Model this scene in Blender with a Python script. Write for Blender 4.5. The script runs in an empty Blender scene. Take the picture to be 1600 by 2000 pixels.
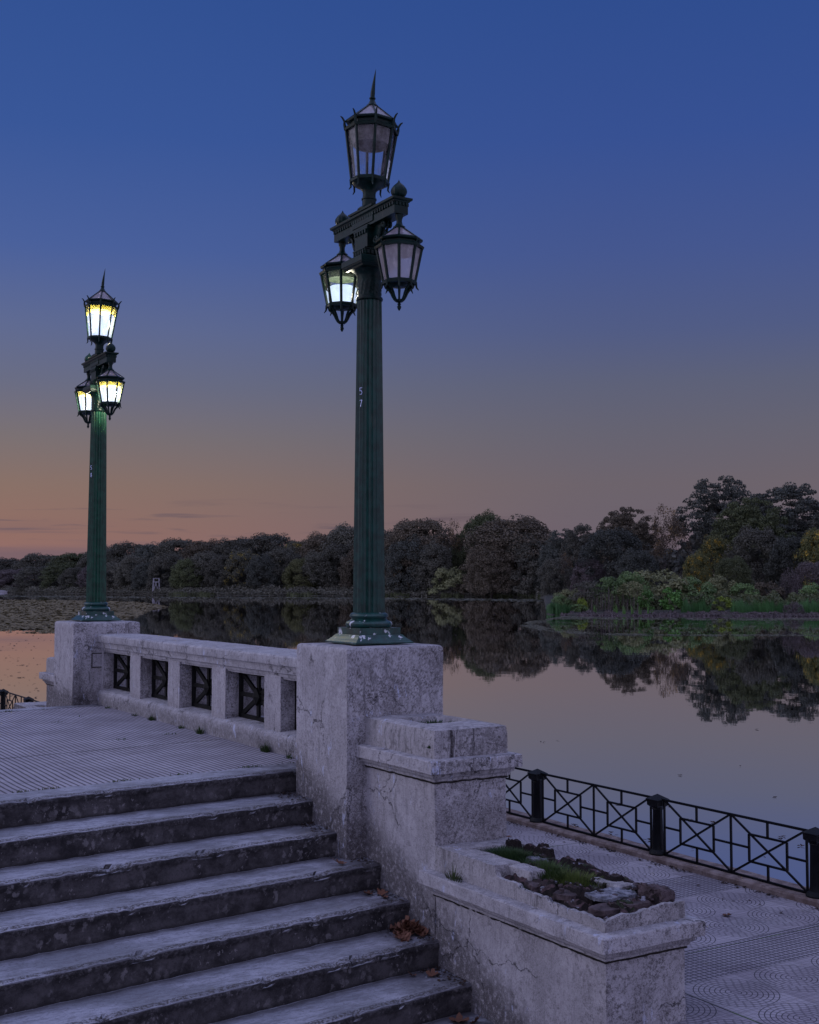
import bpy, math, random
import numpy as np
from mathutils import Vector, noise, Matrix

sc = bpy.context.scene
C = sc.collection
R = math.radians
# ------------------------------------------------------------------ camera
EYE = 1.5
PITCH = 0.0584
TH = 0.5457                      # the masonry's own frame is turned by this much
P0 = (-0.4664, 9.3018)           # inner front corner of the near pedestal
cam = bpy.data.cameras.new('camera')
cam.sensor_fit = 'VERTICAL'
cam.sensor_height = 36.0
cam.lens = 2413.36 / 2000 * 36.0
cam.clip_start = 0.05
cam.clip_end = 9000
co = bpy.data.objects.new('camera', cam)
C.objects.link(co)
co.location = (0, 0, EYE)
co.rotation_euler = (math.pi / 2 + PITCH, 0, 0)
sc.camera = co
# ------------------------------------------------------------------ view
sc.view_settings.view_transform = 'Standard'
sc.view_settings.look = 'None'
sc.view_settings.exposure = 0.0
sc.view_settings.gamma = 1.0
sc.cycles.max_bounces = 8
sc.cycles.transparent_max_bounces = 24

# ------------------------------------------------------------------ node helpers
class NT:
    def __init__(s, nt): s.nt = nt; s.n = nt.nodes; s.l = nt.links
    def new(s, t, **k):
        o = s.n.new(t)
        for a, b in k.items(): setattr(o, a, b)
        return o
    def set(s, sock, v):
        if hasattr(v, 'links') or isinstance(v, bpy.types.NodeSocket): s.l.new(v, sock)
        else:
            if isinstance(v, (tuple, list)) and sock.type == 'RGBA' and len(v) == 3: v = (*v, 1)
            sock.default_value = v
    def math(s, op, a, b=0.0, c=0.0, clamp=False):
        o = s.new('ShaderNodeMath', operation=op); o.use_clamp = clamp
        s.set(o.inputs[0], a); s.set(o.inputs[1], b); s.set(o.inputs[2], c)
        return o.outputs[0]
    def vmath(s, op, a, b=(0, 0, 0)):
        o = s.new('ShaderNodeVectorMath', operation=op)
        s.set(o.inputs[0], a); s.set(o.inputs[1], b)
        return o.outputs['Value'] if op in ('LENGTH', 'DOT_PRODUCT', 'DISTANCE') else o.outputs[0]
    def map(s, v, loc=(0, 0, 0), rot=(0, 0, 0), scale=(1, 1, 1)):
        o = s.new('ShaderNodeMapping')
        s.set(o.inputs[0], v); o.inputs[1].default_value = loc; o.inputs[2].default_value = rot; o.inputs[3].default_value = scale
        return o.outputs[0]
    def noise(s, v, scale=5.0, detail=4.0, rough=0.55, dist=0.0, color=False):
        o = s.new('ShaderNodeTexNoise'); s.set(o.inputs['Vector'], v)
        o.inputs['Scale'].default_value = scale; o.inputs['Detail'].default_value = detail
        o.inputs['Roughness'].default_value = rough; o.inputs['Distortion'].default_value = dist
        return o.outputs['Color' if color else 'Fac']
    def voro(s, v, scale=5.0, feature='F1', rnd=1.0):
        o = s.new('ShaderNodeTexVoronoi', feature=feature); s.set(o.inputs['Vector'], v)
        o.inputs['Scale'].default_value = scale; o.inputs['Randomness'].default_value = rnd
        return o.outputs[0]
    def ramp(s, f, stops, interp='LINEAR'):
        o = s.new('ShaderNodeValToRGB'); cr = o.color_ramp; cr.interpolation = interp
        while len(cr.elements) < len(stops): cr.elements.new(0.5)
        for e, (p, c) in zip(cr.elements, stops):
            e.position = p; e.color = (c, c, c, 1) if isinstance(c, (int, float)) else (*c, 1)
        s.set(o.inputs[0], f)
        return o.outputs[0]
    def step(s, f, a, b):           # 0 below a, 1 above b (or reversed)
        o = s.new('ShaderNodeMapRange'); o.clamp = True; o.interpolation_type = 'SMOOTHSTEP'
        s.set(o.inputs[0], f)
        if a < b:
            o.inputs[1].default_value = a; o.inputs[2].default_value = b; o.inputs[3].default_value = 0; o.inputs[4].default_value = 1
        else:
            o.inputs[1].default_value = b; o.inputs[2].default_value = a; o.inputs[3].default_value = 1; o.inputs[4].default_value = 0
        return o.outputs[0]
    def mix(s, f, a, b, mode='MIX'):
        o = s.new('ShaderNodeMix', data_type='RGBA', blend_type=mode); o.clamp_factor = True
        s.set(o.inputs[0], f); s.set(o.inputs[6], a); s.set(o.inputs[7], b)
        return o.outputs[2]
    def xyz(s, v):
        o = s.new('ShaderNodeSeparateXYZ'); s.set(o.inputs[0], v); return o.outputs
    def comb(s, x, y, z):
        o = s.new('ShaderNodeCombineXYZ')
        for i, q in enumerate((x, y, z)): s.set(o.inputs[i], q)
        return o.outputs[0]
    def bump(s, h, strength=0.3, dist=0.01, normal=None):
        o = s.new('ShaderNodeBump'); s.set(o.inputs['Height'], h)
        o.inputs['Strength'].default_value = strength; o.inputs['Distance'].default_value = dist
        if normal is not None: s.set(o.inputs['Normal'], normal)
        return o.outputs[0]

def mat(name):
    m = bpy.data.materials.new(name); m.use_nodes = True
    t = NT(m.node_tree); t.n.clear()
    out = t.new('ShaderNodeOutputMaterial')
    return m, t, out

def principled(t, out, color, rough=0.6, normal=None, metallic=0.0, spec=0.5):
    b = t.new('ShaderNodeBsdfPrincipled')
    t.set(b.inputs['Base Color'], color); t.set(b.inputs['Roughness'], rough)
    b.inputs['Metallic'].default_value = metallic
    b.inputs['Specular IOR Level'].default_value = spec
    if normal is not None: t.set(b.inputs['Normal'], normal)
    t.l.new(b.outputs[0], out.inputs[0])
    return b

# ------------------------------------------------------------------ world: dusk sky
SUN_AZ = R(-38)                   # where the sun went down (degrees right of the view axis)
w = bpy.data.worlds.new('World'); sc.world = w; w.use_nodes = True
t = NT(w.node_tree); t.n.clear()
wo = t.new('ShaderNodeOutputWorld'); bg = t.new('ShaderNodeBackground')
gen = t.new('ShaderNodeTexCoord').outputs['Generated']
dv = t.vmath('NORMALIZE', gen)
dx, dy, dz = t.xyz(dv)
elev = t.math('MULTIPLY', t.math('ARCSINE', dz), 180 / math.pi)          # degrees
E1 = t.math('DIVIDE', t.math('MAXIMUM', elev, 0.0), 90.0, clamp=True)
def srgb(r, g, b):
    f = lambda c: c / 255 / 12.92 if c / 255 <= 0.04045 else ((c / 255 + 0.055) / 1.055) ** 2.4
    return (f(r), f(g), f(b))
D90 = lambda d: d / 90.0
warm = t.ramp(E1, [(D90(0), srgb(146, 106, 108)), (D90(2.3), srgb(143, 108, 100)), (D90(4.4), srgb(136, 112, 103)), (D90(6.6), srgb(121, 112, 115)),
                   (D90(9.0), srgb(104, 108, 132)), (D90(11.5), srgb(94, 106, 146)), (D90(15), srgb(72, 96, 156)), (D90(20), srgb(55, 86, 152)), (D90(26), srgb(48, 80, 146)), (D90(42), (.31, .38, .70)), (D90(90), (.54, .62, 1.10))])
cool = t.ramp(E1, [(D90(0), srgb(104, 99, 112)), (D90(2.8), srgb(106, 97, 108)), (D90(4.6), srgb(107, 98, 107)), (D90(7), srgb(100, 98, 113)),
                   (D90(9.2), srgb(92, 96, 120)), (D90(11.5), srgb(80, 91, 132)), (D90(15), srgb(68, 86, 142)), (D90(20), srgb(54, 80, 146)), (D90(26), srgb(46, 76, 142)), (D90(42), (.31, .38, .70)), (D90(90), (.54, .62, 1.10))])  # stops above the view are brightened as fill light
hx, hy, _ = t.xyz(t.vmath('NORMALIZE', t.comb(dx, dy, 0.0)))
dsun = t.math('ADD', t.math('MULTIPLY', hx, math.sin(SUN_AZ)), t.math('MULTIPLY', hy, math.cos(SUN_AZ)))
wf = t.step(dsun, 0.66, 0.99)
base = t.mix(wf, cool, warm)
# the sky behind the camera: unseen, made brighter than dusk to fill the foreground
back = t.ramp(E1, [(0.0, (.34, .32, .44)), (0.15, (.58, .55, .80)), (0.42, (.53, .56, .98)), (1.0, (.54, .62, 1.10))])
bf = t.step(hy, 0.55, -0.35)
base = t.mix(bf, base, back)
# thin cloud streaks low over the wood
sv = t.comb(t.math('MULTIPLY', t.math('ARCTAN2', dx, dy), 9.0), t.math('MULTIPLY', dz, 150.0), 0.0)
cn = t.noise(sv, 1.0, 4, 0.55, 0.4)
cl = t.math('MULTIPLY', t.step(cn, 0.54, 0.72), t.math('MULTIPLY', t.step(elev, 1.2, 2.0), t.step(elev, 4.2, 2.8)))
sv2 = t.comb(t.math('MULTIPLY', t.math('ARCTAN2', dx, dy), 3.0), t.math('MULTIPLY', dz, 60.0), 3.7)
cn2 = t.math('MULTIPLY', t.step(t.noise(sv2, 1.0, 3, 0.5, 0.2), 0.42, 0.62), t.step(elev, 3.1, 2.2))
base = t.mix(t.math('MULTIPLY', cl, 0.9), base, srgb(100, 86, 96))
base = t.mix(t.math('MULTIPLY', cn2, 0.75), base, srgb(108, 92, 104))
low = t.step(elev, -0.2, -3.0)
base = t.mix(low, base, (.03, .03, .04))
nis = t.new('ShaderNodeTexSky', sky_type='NISHITA'); nis.sun_disc = False
nis.sun_elevation = R(1.0); nis.sun_rotation = SUN_AZ; nis.altitude = 5
addn = t.mix(1.0, base, t.mix(1.0, nis.outputs[0], (0.002, 0.002, 0.002), 'MULTIPLY'), 'ADD')
t.l.new(addn, bg.inputs[0]); bg.inputs[1].default_value = 1.0
t.l.new(bg.outputs[0], wo.inputs[0])
# the last glow of the sunset, one broad soft sun
sl = bpy.data.lights.new('sun', 'SUN'); sl.energy = 0.55; sl.angle = R(50); sl.color = (0.95, 0.91, 1.0)
so = bpy.data.objects.new('sun', sl); C.objects.link(so)
sd = Vector((math.sin(R(-85)) * math.cos(R(22)), math.cos(R(-85)) * math.cos(R(22)), math.sin(R(22))))
so.rotation_euler = sd.to_track_quat('Z', 'Y').to_euler(); so.location = (0, 0, 20)

# ------------------------------------------------------------------ mesh helpers
class MB:
    def __init__(s): s.v = []; s.f = []
    def add(s, vs, fs):
        o = len(s.v); s.v.extend([tuple(p) for p in vs]); s.f.extend([tuple(i + o for i in q) for q in fs]); return s
    def box(s, x0, x1, y0, y1, z0, z1):
        return s.add([(x0, y0, z0), (x1, y0, z0), (x1, y1, z0), (x0, y1, z0), (x0, y0, z1), (x1, y0, z1), (x1, y1, z1), (x0, y1, z1)],
                     [(0, 3, 2, 1), (4, 5, 6, 7), (0, 1, 5, 4), (1, 2, 6, 5), (2, 3, 7, 6), (3, 0, 4, 7)])
    def bar(s, a, b, wx, wz=None):           # square bar from a to b
        a = Vector(a); b = Vector(b); d = (b - a).normalized(); wz = wz or wx
        up = Vector((0, 0, 1)) if abs(d.z) < 0.95 else Vector((0, 1, 0))
        x = d.cross(up).normalized() * wx / 2; y = d.cross(x).normalized() * wz / 2
        vs = [p + q for p in (a, b) for q in (x + y, x - y, -x - y, -x + y)]
        return s.add(vs, [(0, 1, 2, 3), (7, 6, 5, 4), (0, 4, 5, 1), (1, 5, 6, 2), (2, 6, 7, 3), (3, 7, 4, 0)])
    def tube(s, pts, rad, n=8, caps=True):
        pts = [Vector(p) for p in pts]
        if not hasattr(rad, '__len__'): rad = [rad] * len(pts)
        vs = []; fs = []; x = None
        for i, p in enumerate(pts):
            d = (pts[min(i + 1, len(pts) - 1)] - pts[max(i - 1, 0)]).normalized()
            if x is None:
                up = Vector((0, 0, 1)) if abs(d.z) < 0.9 else Vector((0, 1, 0)); x = d.cross(up).normalized()
            else: x = (x - d * x.dot(d)).normalized()
            y = d.cross(x)
            for k in range(n):
                a = 2 * math.pi * k / n; vs.append(p + (x * math.cos(a) + y * math.sin(a)) * rad[i])
        for i in range(len(pts) - 1):
            for k in range(n):
                fs.append((i * n + k, i * n + (k + 1) % n, (i + 1) * n + (k + 1) % n, (i + 1) * n + k))
        if caps: fs.append(tuple(range(n))[::-1]); fs.append(tuple((len(pts) - 1) * n + k for k in range(n)))
        return s.add(vs, fs)
    def lathe(s, prof, n=24, mod=None, cx=0, cy=0, ph=0.0, caps=True):   # prof: (r, z)
        vs = []; fs = []
        for i, (r, z) in enumerate(prof):
            for k in range(n):
                a = 2 * math.pi * k / n + ph; q = r * (mod(a, z) if mod else 1)
                vs.append((cx + q * math.cos(a), cy + q * math.sin(a), z))
        for i in range(len(prof) - 1):
            for k in range(n): fs.append((i * n + k, i * n + (k + 1) % n, (i + 1) * n + (k + 1) % n, (i + 1) * n + k))
        if caps: fs.append(tuple(range(n))[::-1]); fs.append(tuple((len(prof) - 1) * n + k for k in range(n)))
        return s.add(vs, fs)
    def stack(s, rect, prof, cell=None, top=True, bottom=False, rnd=0.0):  # rect (x0,x1,y0,y1); prof [(offset,z)] bottom to top
        x0, x1, y0, y1 = rect
        cell = cell or 9
        nx = max(1, int((x1 - x0) / cell)); ny = max(1, int((y1 - y0) / cell))
        ring = [(i / nx, 0) for i in range(nx)] + [(1, j / ny) for j in range(ny)] + [(1 - i / nx, 1) for i in range(nx)] + [(0, 1 - j / ny) for j in range(ny)]
        P = [prof[0]]
        for a, b in zip(prof, prof[1:]):
            L = math.hypot(b[0] - a[0], b[1] - a[1]); k = max(1, int(L / cell))
            for j in range(1, k + 1): P.append((a[0] + (b[0] - a[0]) * j / k, a[1] + (b[1] - a[1]) * j / k))
        vs = []; fs = []; n = len(ring)
        for o, z in P:
            for (a, b) in ring:
                px = x0 - o + a * (x1 - x0 + 2 * o); py = y0 - o + b * (y1 - y0 + 2 * o)
                if rnd:
                    rr = rnd; X0, X1, Y0, Y1 = x0 - o + rr, x1 + o - rr, y0 - o + rr, y1 + o - rr
                    qx = min(max(px, X0), X1); qy = min(max(py, Y0), Y1); d = math.hypot(px - qx, py - qy)
                    if px != qx and py != qy: px = qx + (px - qx) / d * rr; py = qy + (py - qy) / d * rr
                vs.append((px, py, z))
        for i in range(len(P) - 1):
            for k in range(n): fs.append((i * n + k, i * n + (k + 1) % n, (i + 1) * n + (k + 1) % n, (i + 1) * n + k))
        def cap(i, flip):
            o, z = P[i]; g = {}; vv = []; ff = []
            base = len(vs)
            for j in range(ny + 1):
                for k in range(nx + 1):
                    if j == 0: g[k, j] = i * n + k
                    elif k == nx: g[k, j] = i * n + nx + j
                    elif j == ny: g[k, j] = i * n + nx + ny + (nx - k)
                    elif k == 0: g[k, j] = (i * n + 2 * nx + ny + (ny - j)) if ny - j < ny else i * n
                    else:
                        g[k, j] = len(vs); vs.append((x0 - o + k / nx * (x1 - x0 + 2 * o), y0 - o + j / ny * (y1 - y0 + 2 * o), z))
            for j in range(ny):
                for k in range(nx):
                    q = (g[k, j], g[k + 1, j], g[k + 1, j + 1], g[k, j + 1]); fs.append(q[::-1] if flip else q)
        if top: cap(len(P) - 1, False)
        if bottom: cap(0, True)
        return s.add(vs, fs)
    def roughen(s, amp=0.004, scale=6.0, seed=0.0, amp2=0.0015):
        out = []
        for p in s.v:
            q = Vector(p) * scale + Vector((seed, seed * 1.7, 0)); q2 = Vector(p) * scale * 5 + Vector((seed, 0, seed))
            n1 = noise.noise_vector(q); n2 = noise.noise_vector(q2)
            out.append((p[0] + n1.x * amp + n2.x * amp2, p[1] + n1.y * amp + n2.y * amp2, p[2] + n1.z * amp + n2.z * amp2))
        s.v = out; return s
    def mesh(s, name, m, smooth=False):
        me = bpy.data.meshes.new(name); me.from_pydata(s.v, [], s.f); me.update()
        if m: me.materials.append(m)
        if smooth: me.polygons.foreach_set('use_smooth', [True] * len(me.polygons))
        return me
    def build(s, name, m, parent=None, smooth=False, sharp=35, **k):
        me = s.mesh(name, m, smooth)
        if smooth and sharp:
            try: me.set_sharp_from_angle(angle=R(sharp))
            except Exception: pass
        return link(name, me, parent, **k)

def link(name, me, parent=None, loc=None, rot=None):
    o = bpy.data.objects.new(name, me); C.objects.link(o)
    if parent: o.parent = parent
    if loc is not None: o.location = loc
    if rot is not None: o.rotation_euler = rot
    return o
def tag(o, label=None, cat=None, group=None, kind=None):
    if label: o['label'] = label
    if cat: o['category'] = cat
    if group: o['group'] = group
    if kind: o['kind'] = kind
    return o
def thing(name, label, cat, loc=(0, 0, 0), rz=0.0, group=None):
    o = link(name, None, None, loc, (0, 0, rz)); return tag(o, label, cat, group)
def copy_tree(o, parent=None):
    c = o.copy(); C.objects.link(c); c.parent = parent
    for ch in o.children: copy_tree(ch, c)
    return c
def setmat(o, m):
    o.material_slots[0].link = 'OBJECT'; o.material_slots[0].material = m
# masonry frame: local x = w (towards the water), local y = t (away from camera), rotated by TH at P0
FR = dict(loc=(P0[0], P0[1], 0), rot=(0, 0, TH))
def LW(tt, ww, z=0.0):
    return Vector((P0[0] - math.sin(TH) * tt + math.cos(TH) * ww, P0[1] + math.cos(TH) * tt + math.sin(TH) * ww, z))
def local(t):                  # texture coordinate in the masonry's own frame, from world position
    p = t.new('ShaderNodeNewGeometry').outputs['Position']
    return t.map(p, (-(math.cos(TH) * P0[0] + math.sin(TH) * P0[1]), -(-math.sin(TH) * P0[0] + math.cos(TH) * P0[1]), 0), (0, 0, -TH))

# ------------------------------------------------------------------ materials
TR0, TREAD, RISE, SKEW = 0.9456, 0.3928, 0.1809, 0.137
M1, M2, MT, LT = .1623, .7635, -.9651, -2.7436
def stone_mat(name, base=(.44, .42, .445), dark=(.034, .030, .032), stain=0.5, light=(.50, .54, .72), seed=0.0, tops=0.35):
    m, t, out = mat(name)
    p = t.map(local(t), (seed, seed * .7, seed * .3))
    geo = t.new('ShaderNodeNewGeometry')
    tn = geo.outputs['True Normal']
    nz = t.xyz(tn)[2]
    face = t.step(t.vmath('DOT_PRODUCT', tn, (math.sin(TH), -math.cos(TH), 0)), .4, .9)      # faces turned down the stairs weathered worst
    side = t.step(nz, .5, .2)
    big = t.noise(p, 1.5, 5, 0.6)
    mid = t.noise(p, 5.5, 8, 0.70, 0.15)
    fine = t.noise(p, 26, 6, 0.75)
    streak = t.noise(t.vmath('ADD', t.map(p, scale=(11, 11, .9)), t.vmath('MULTIPLY', t.noise(p, 3, 3, .5, color=True), (1.4, 1.4, .6))), 1.5, 8, 0.78)
    grain = t.noise(p, 105, 4, 0.8)
    pit = t.voro(p, 75)
    col = t.mix(t.step(big, .3, .7), tuple(c * .80 for c in base), base)
    col = t.mix(t.math('MULTIPLY', t.step(mid, .47, .60), .5), col, tuple(c * 1.22 for c in base))
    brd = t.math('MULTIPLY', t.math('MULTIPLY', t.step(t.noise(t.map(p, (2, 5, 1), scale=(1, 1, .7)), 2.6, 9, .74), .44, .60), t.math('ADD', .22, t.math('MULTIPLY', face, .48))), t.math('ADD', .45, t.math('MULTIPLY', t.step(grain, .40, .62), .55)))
    col = t.mix(brd, col, (.100, .085, .084))
    s1 = t.math('MULTIPLY', t.math('MULTIPLY', t.step(streak, .48, .66), t.step(big, .34, .58)), side)
    s2 = t.math('MULTIPLY', t.step(mid, .48, .74), t.step(t.noise(p, 2.3, 4, .6), .44, .62))
    speck = t.math('MULTIPLY', t.math('MULTIPLY', t.step(fine, .47, .66), .8), t.step(t.noise(p, 2.7, 5, .65), .42, .66))
    st = t.math('MAXIMUM', t.math('MAXIMUM', t.math('MULTIPLY', s1, .8), t.math('MULTIPLY', s2, t.math('ADD', .35, t.math('MULTIPLY', fine, 1.0)))), speck)
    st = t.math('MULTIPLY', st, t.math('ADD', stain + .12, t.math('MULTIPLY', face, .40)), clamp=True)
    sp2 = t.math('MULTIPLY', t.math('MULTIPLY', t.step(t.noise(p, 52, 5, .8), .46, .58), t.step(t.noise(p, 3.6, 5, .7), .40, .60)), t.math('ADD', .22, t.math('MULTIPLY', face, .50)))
    st = t.math('MAXIMUM', st, sp2)
    col = t.mix(st, col, dark)
    blot = t.math('MULTIPLY', t.step(t.noise(t.map(p, (3, 1, 5)), 3.3, 8, .74, .3), .60, .72), t.step(fine, .38, .55))
    col = t.mix(t.math('MULTIPLY', blot, .95), col, (.018, .016, .017))
    topd = t.math('MULTIPLY', t.step(nz, .4, .8), t.step(t.noise(p, 14, 6, .75), .42, .58))
    col = t.mix(t.math('MULTIPLY', topd, tops), col, (.075, .07, .085))
    q_ = local(t); gw, gt, gz = t.xyz(q_)
    sline = t.math('MINIMUM', 0.0, t.math('MULTIPLY', t.math('SUBTRACT', gt, TR0 - .1), RISE / TREAD))     # height of the stair beside the wall
    low_ = t.math('SUBTRACT', t.math('SUBTRACT', gz, sline), t.math('MULTIPLY', mid, .42))
    inw = t.math('LESS_THAN', gw, M1 + .03)
    grime = t.math('MULTIPLY', t.math('MULTIPLY', t.step(low_, .10, -.16), side), t.math('ADD', .35, t.math('MULTIPLY', inw, .45)))
    col = t.mix(t.math('MULTIPLY', grime, t.step(fine, .30, .52)), col, (.055, .048, .050))
    fl = t.math('MULTIPLY', t.step(t.noise(t.map(p, scale=(1, 1, .4)), 13, 6, .68), .60, .65), t.step(t.noise(p, 1.9, 2, .5), .46, .56))
    col = t.mix(t.math('MULTIPLY', fl, .7), col, light)
    cd = t.voro(t.vmath('ADD', p, t.vmath('MULTIPLY', t.noise(p, 5, 6, .65, color=True), (.32, .32, .32))), 1.3, 'DISTANCE_TO_EDGE')
    ck = t.math('MULTIPLY', t.step(cd, .0065, .0015), t.step(t.noise(p, 1.3, 2, .5), .49, .54))
    col = t.mix(t.math('MULTIPLY', ck, .75), col, (.03, .027, .03))
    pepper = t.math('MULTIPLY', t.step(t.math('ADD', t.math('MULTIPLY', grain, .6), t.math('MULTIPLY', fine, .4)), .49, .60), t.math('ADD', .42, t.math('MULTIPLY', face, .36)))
    col = t.mix(pepper, col, (.085, .074, .075))
    col = t.mix(t.math('MULTIPLY', t.step(t.noise(p, 150, 2, .6), .60, .68), .35), col, (.66, .64, .70))
    h = t.math('ADD', t.math('MULTIPLY', grain, .55), t.math('ADD', t.math('MULTIPLY', mid, 1.0), t.math('MULTIPLY', fine, .7)))
    h = t.math('SUBTRACT', h, t.math('MULTIPLY', ck, 2.0))
    h = t.math('ADD', h, t.math('MULTIPLY', t.step(pit, .25, .05), -.4))
    principled(t, out, col, .93, t.bump(h, .8, .009), spec=.2)
    return m
M = {}
M['plaster'] = stone_mat('weathered_plaster')
M['plaster_dirty'] = stone_mat('stained_plaster', base=(.40, .38, .395), stain=.85, seed=3.3)
M['plaster_rail'] = stone_mat('rail_plaster', base=(.42, .405, .43), stain=.62, seed=7.1, tops=.2)

def step_mat():
    m, t, out = mat('worn_step_concrete')
    p = local(t)
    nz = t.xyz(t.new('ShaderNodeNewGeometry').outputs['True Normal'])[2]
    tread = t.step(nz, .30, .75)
    w_, t_, z_ = t.xyz(p)
    wob = t.noise(p, 7, 5, .65); fine = t.noise(p, 42, 5, .8); fine2 = t.noise(p, 95, 3, .75)
    k = t.math('FRACT', t.math('DIVIDE', t.math('ADD', t.math('SUBTRACT', TR0 + 0.002, t_), t.math('MULTIPLY', w_, SKEW)), TREAD))
    zf = t.math('FRACT', t.math('DIVIDE', t.math('SUBTRACT', .0, z_), RISE))
    # risers: algae-dark concrete with paler trowel patches
    mould = t.noise(t.map(p, scale=(1, 1, 1.2)), 5.0, 8, .72, .2)
    pv = t.vmath('ADD', t.map(p, scale=(1, 1, .7)), t.vmath('MULTIPLY', t.noise(p, 16, 4, .7, color=True), (.10, .10, .10)))
    patch = t.voro(pv, 17); patch2 = t.voro(t.map(pv, (4, 2, 1)), 31)
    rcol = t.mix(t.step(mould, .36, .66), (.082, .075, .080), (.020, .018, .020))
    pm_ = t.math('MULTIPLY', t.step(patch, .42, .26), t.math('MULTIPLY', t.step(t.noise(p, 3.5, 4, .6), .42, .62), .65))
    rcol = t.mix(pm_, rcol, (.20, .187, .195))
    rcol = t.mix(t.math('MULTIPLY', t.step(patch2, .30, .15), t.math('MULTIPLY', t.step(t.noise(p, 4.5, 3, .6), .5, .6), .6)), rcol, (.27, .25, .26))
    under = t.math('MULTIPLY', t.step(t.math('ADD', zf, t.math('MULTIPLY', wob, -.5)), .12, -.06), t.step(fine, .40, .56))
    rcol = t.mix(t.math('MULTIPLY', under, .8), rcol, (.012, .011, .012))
    rcol = t.mix(t.math('MULTIPLY', t.step(t.math('ADD', zf, t.math('MULTIPLY', wob, .25)), .95, 1.12), .7), rcol, (.018, .016, .018))
    rcol = t.mix(t.math('MULTIPLY', t.step(fine, .50, .66), .5), rcol, (.022, .020, .022))
    # treads: rubbed pale in the middle, pitted nosing, darker towards the inner corner
    big = t.noise(t.map(p, scale=(1, 2.0, 1)), 1.6, 6, .66)
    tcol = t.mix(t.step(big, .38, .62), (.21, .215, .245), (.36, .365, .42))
    tcol = t.mix(t.math('MULTIPLY', t.step(t.noise(t.map(p, scale=(1, 3.5, 1)), 9, 7, .78), .46, .62), .6), tcol, (.12, .114, .13))
    tcol = t.mix(t.math('MULTIPLY', t.step(fine, .50, .64), .5), tcol, (.11, .105, .12))
    tcol = t.mix(t.math('MULTIPLY', t.step(fine2, .60, .70), .5), tcol, (.42, .42, .48))
    band = t.math('MULTIPLY', t.step(t.math('ADD', k, t.math('MULTIPLY', wob, .05)), .86, .90), t.step(k, .995, .97))
    tcol = t.mix(t.math('MULTIPLY', band, t.math('ADD', .18, t.math('MULTIPLY', t.step(t.noise(p, 60, 3, .7), .46, .54), .70))), tcol, (.060, .052, .050))
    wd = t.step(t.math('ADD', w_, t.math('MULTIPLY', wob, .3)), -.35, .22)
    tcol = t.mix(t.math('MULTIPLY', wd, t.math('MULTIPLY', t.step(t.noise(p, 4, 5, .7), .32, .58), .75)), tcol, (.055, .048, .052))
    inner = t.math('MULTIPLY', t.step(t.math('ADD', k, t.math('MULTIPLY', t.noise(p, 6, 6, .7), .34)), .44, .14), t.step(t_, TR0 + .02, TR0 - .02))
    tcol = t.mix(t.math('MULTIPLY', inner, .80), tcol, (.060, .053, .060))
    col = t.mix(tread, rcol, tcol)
    h = t.math('ADD', t.math('ADD', fine, fine2), t.math('MULTIPLY', mould, .8))
    principled(t, out, col, .88, t.bump(h, .8, .006), spec=.25)
    return m

def tile_platform():
    m, t, out = mat('ribbed_terrace_tiles')
    p = local(t); x, y, z = t.xyz(p)
    yy_ = t.math('SUBTRACT', y, t.math('MULTIPLY', x, .125))
    def groove(c, pitch, w):
        f = t.math('ABSOLUTE', t.math('SUBTRACT', t.math('FRACT', t.math('DIVIDE', c, pitch)), .5))
        return t.step(f, .5 - w, .5 - w * .35)
    wv = t.math('MULTIPLY', t.math('SUBTRACT', t.noise(p, 1.2, 3, .5), .5), .05); gx = groove(t.math('ADD', x, wv), .050, .24); gy = groove(yy_, .041, .13)
    yy = t.math('SUBTRACT', y, t.math('MULTIPLY', x, .125)); jy = t.step(t.math('ABSOLUTE', t.math('SUBTRACT', yy, 3.05)), .016, .006); jx = t.math('MULTIPLY', groove(yy, .41, .02), t.step(t.noise(p, 2.3, 3, .6), .52, .6))
    big = t.noise(p, 1.6, 5, .6); fine = t.noise(p, 45, 4, .7)
    col = t.mix(t.step(big, .35, .65), (.27, .25, .285), (.36, .34, .385))
    col = t.mix(t.math('MULTIPLY', t.step(fine, .52, .7), .45), col, (.14, .13, .15))
    ng = t.noise(p, 6, 3, .6)
    col = t.mix(t.math('MULTIPLY', t.math('MULTIPLY', gx, t.step(ng, .12, .42)), .82), col, (.030, .027, .034))
    col = t.mix(t.math('MULTIPLY', t.math('MULTIPLY', gy, t.step(ng, .3, .7)), .5), col, (.05, .045, .055))
    j = t.math('MAXIMUM', jx, jy)
    col = t.mix(t.math('MULTIPLY', j, .9), col, (.015, .015, .015))
    h = t.math('SUBTRACT', t.math('MULTIPLY', fine, .2), t.math('ADD', gx, t.math('ADD', t.math('MULTIPLY', gy, .5), j)))
    principled(t, out, col, .9, t.bump(h, .6, .006), spec=.3)
    return m

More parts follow.
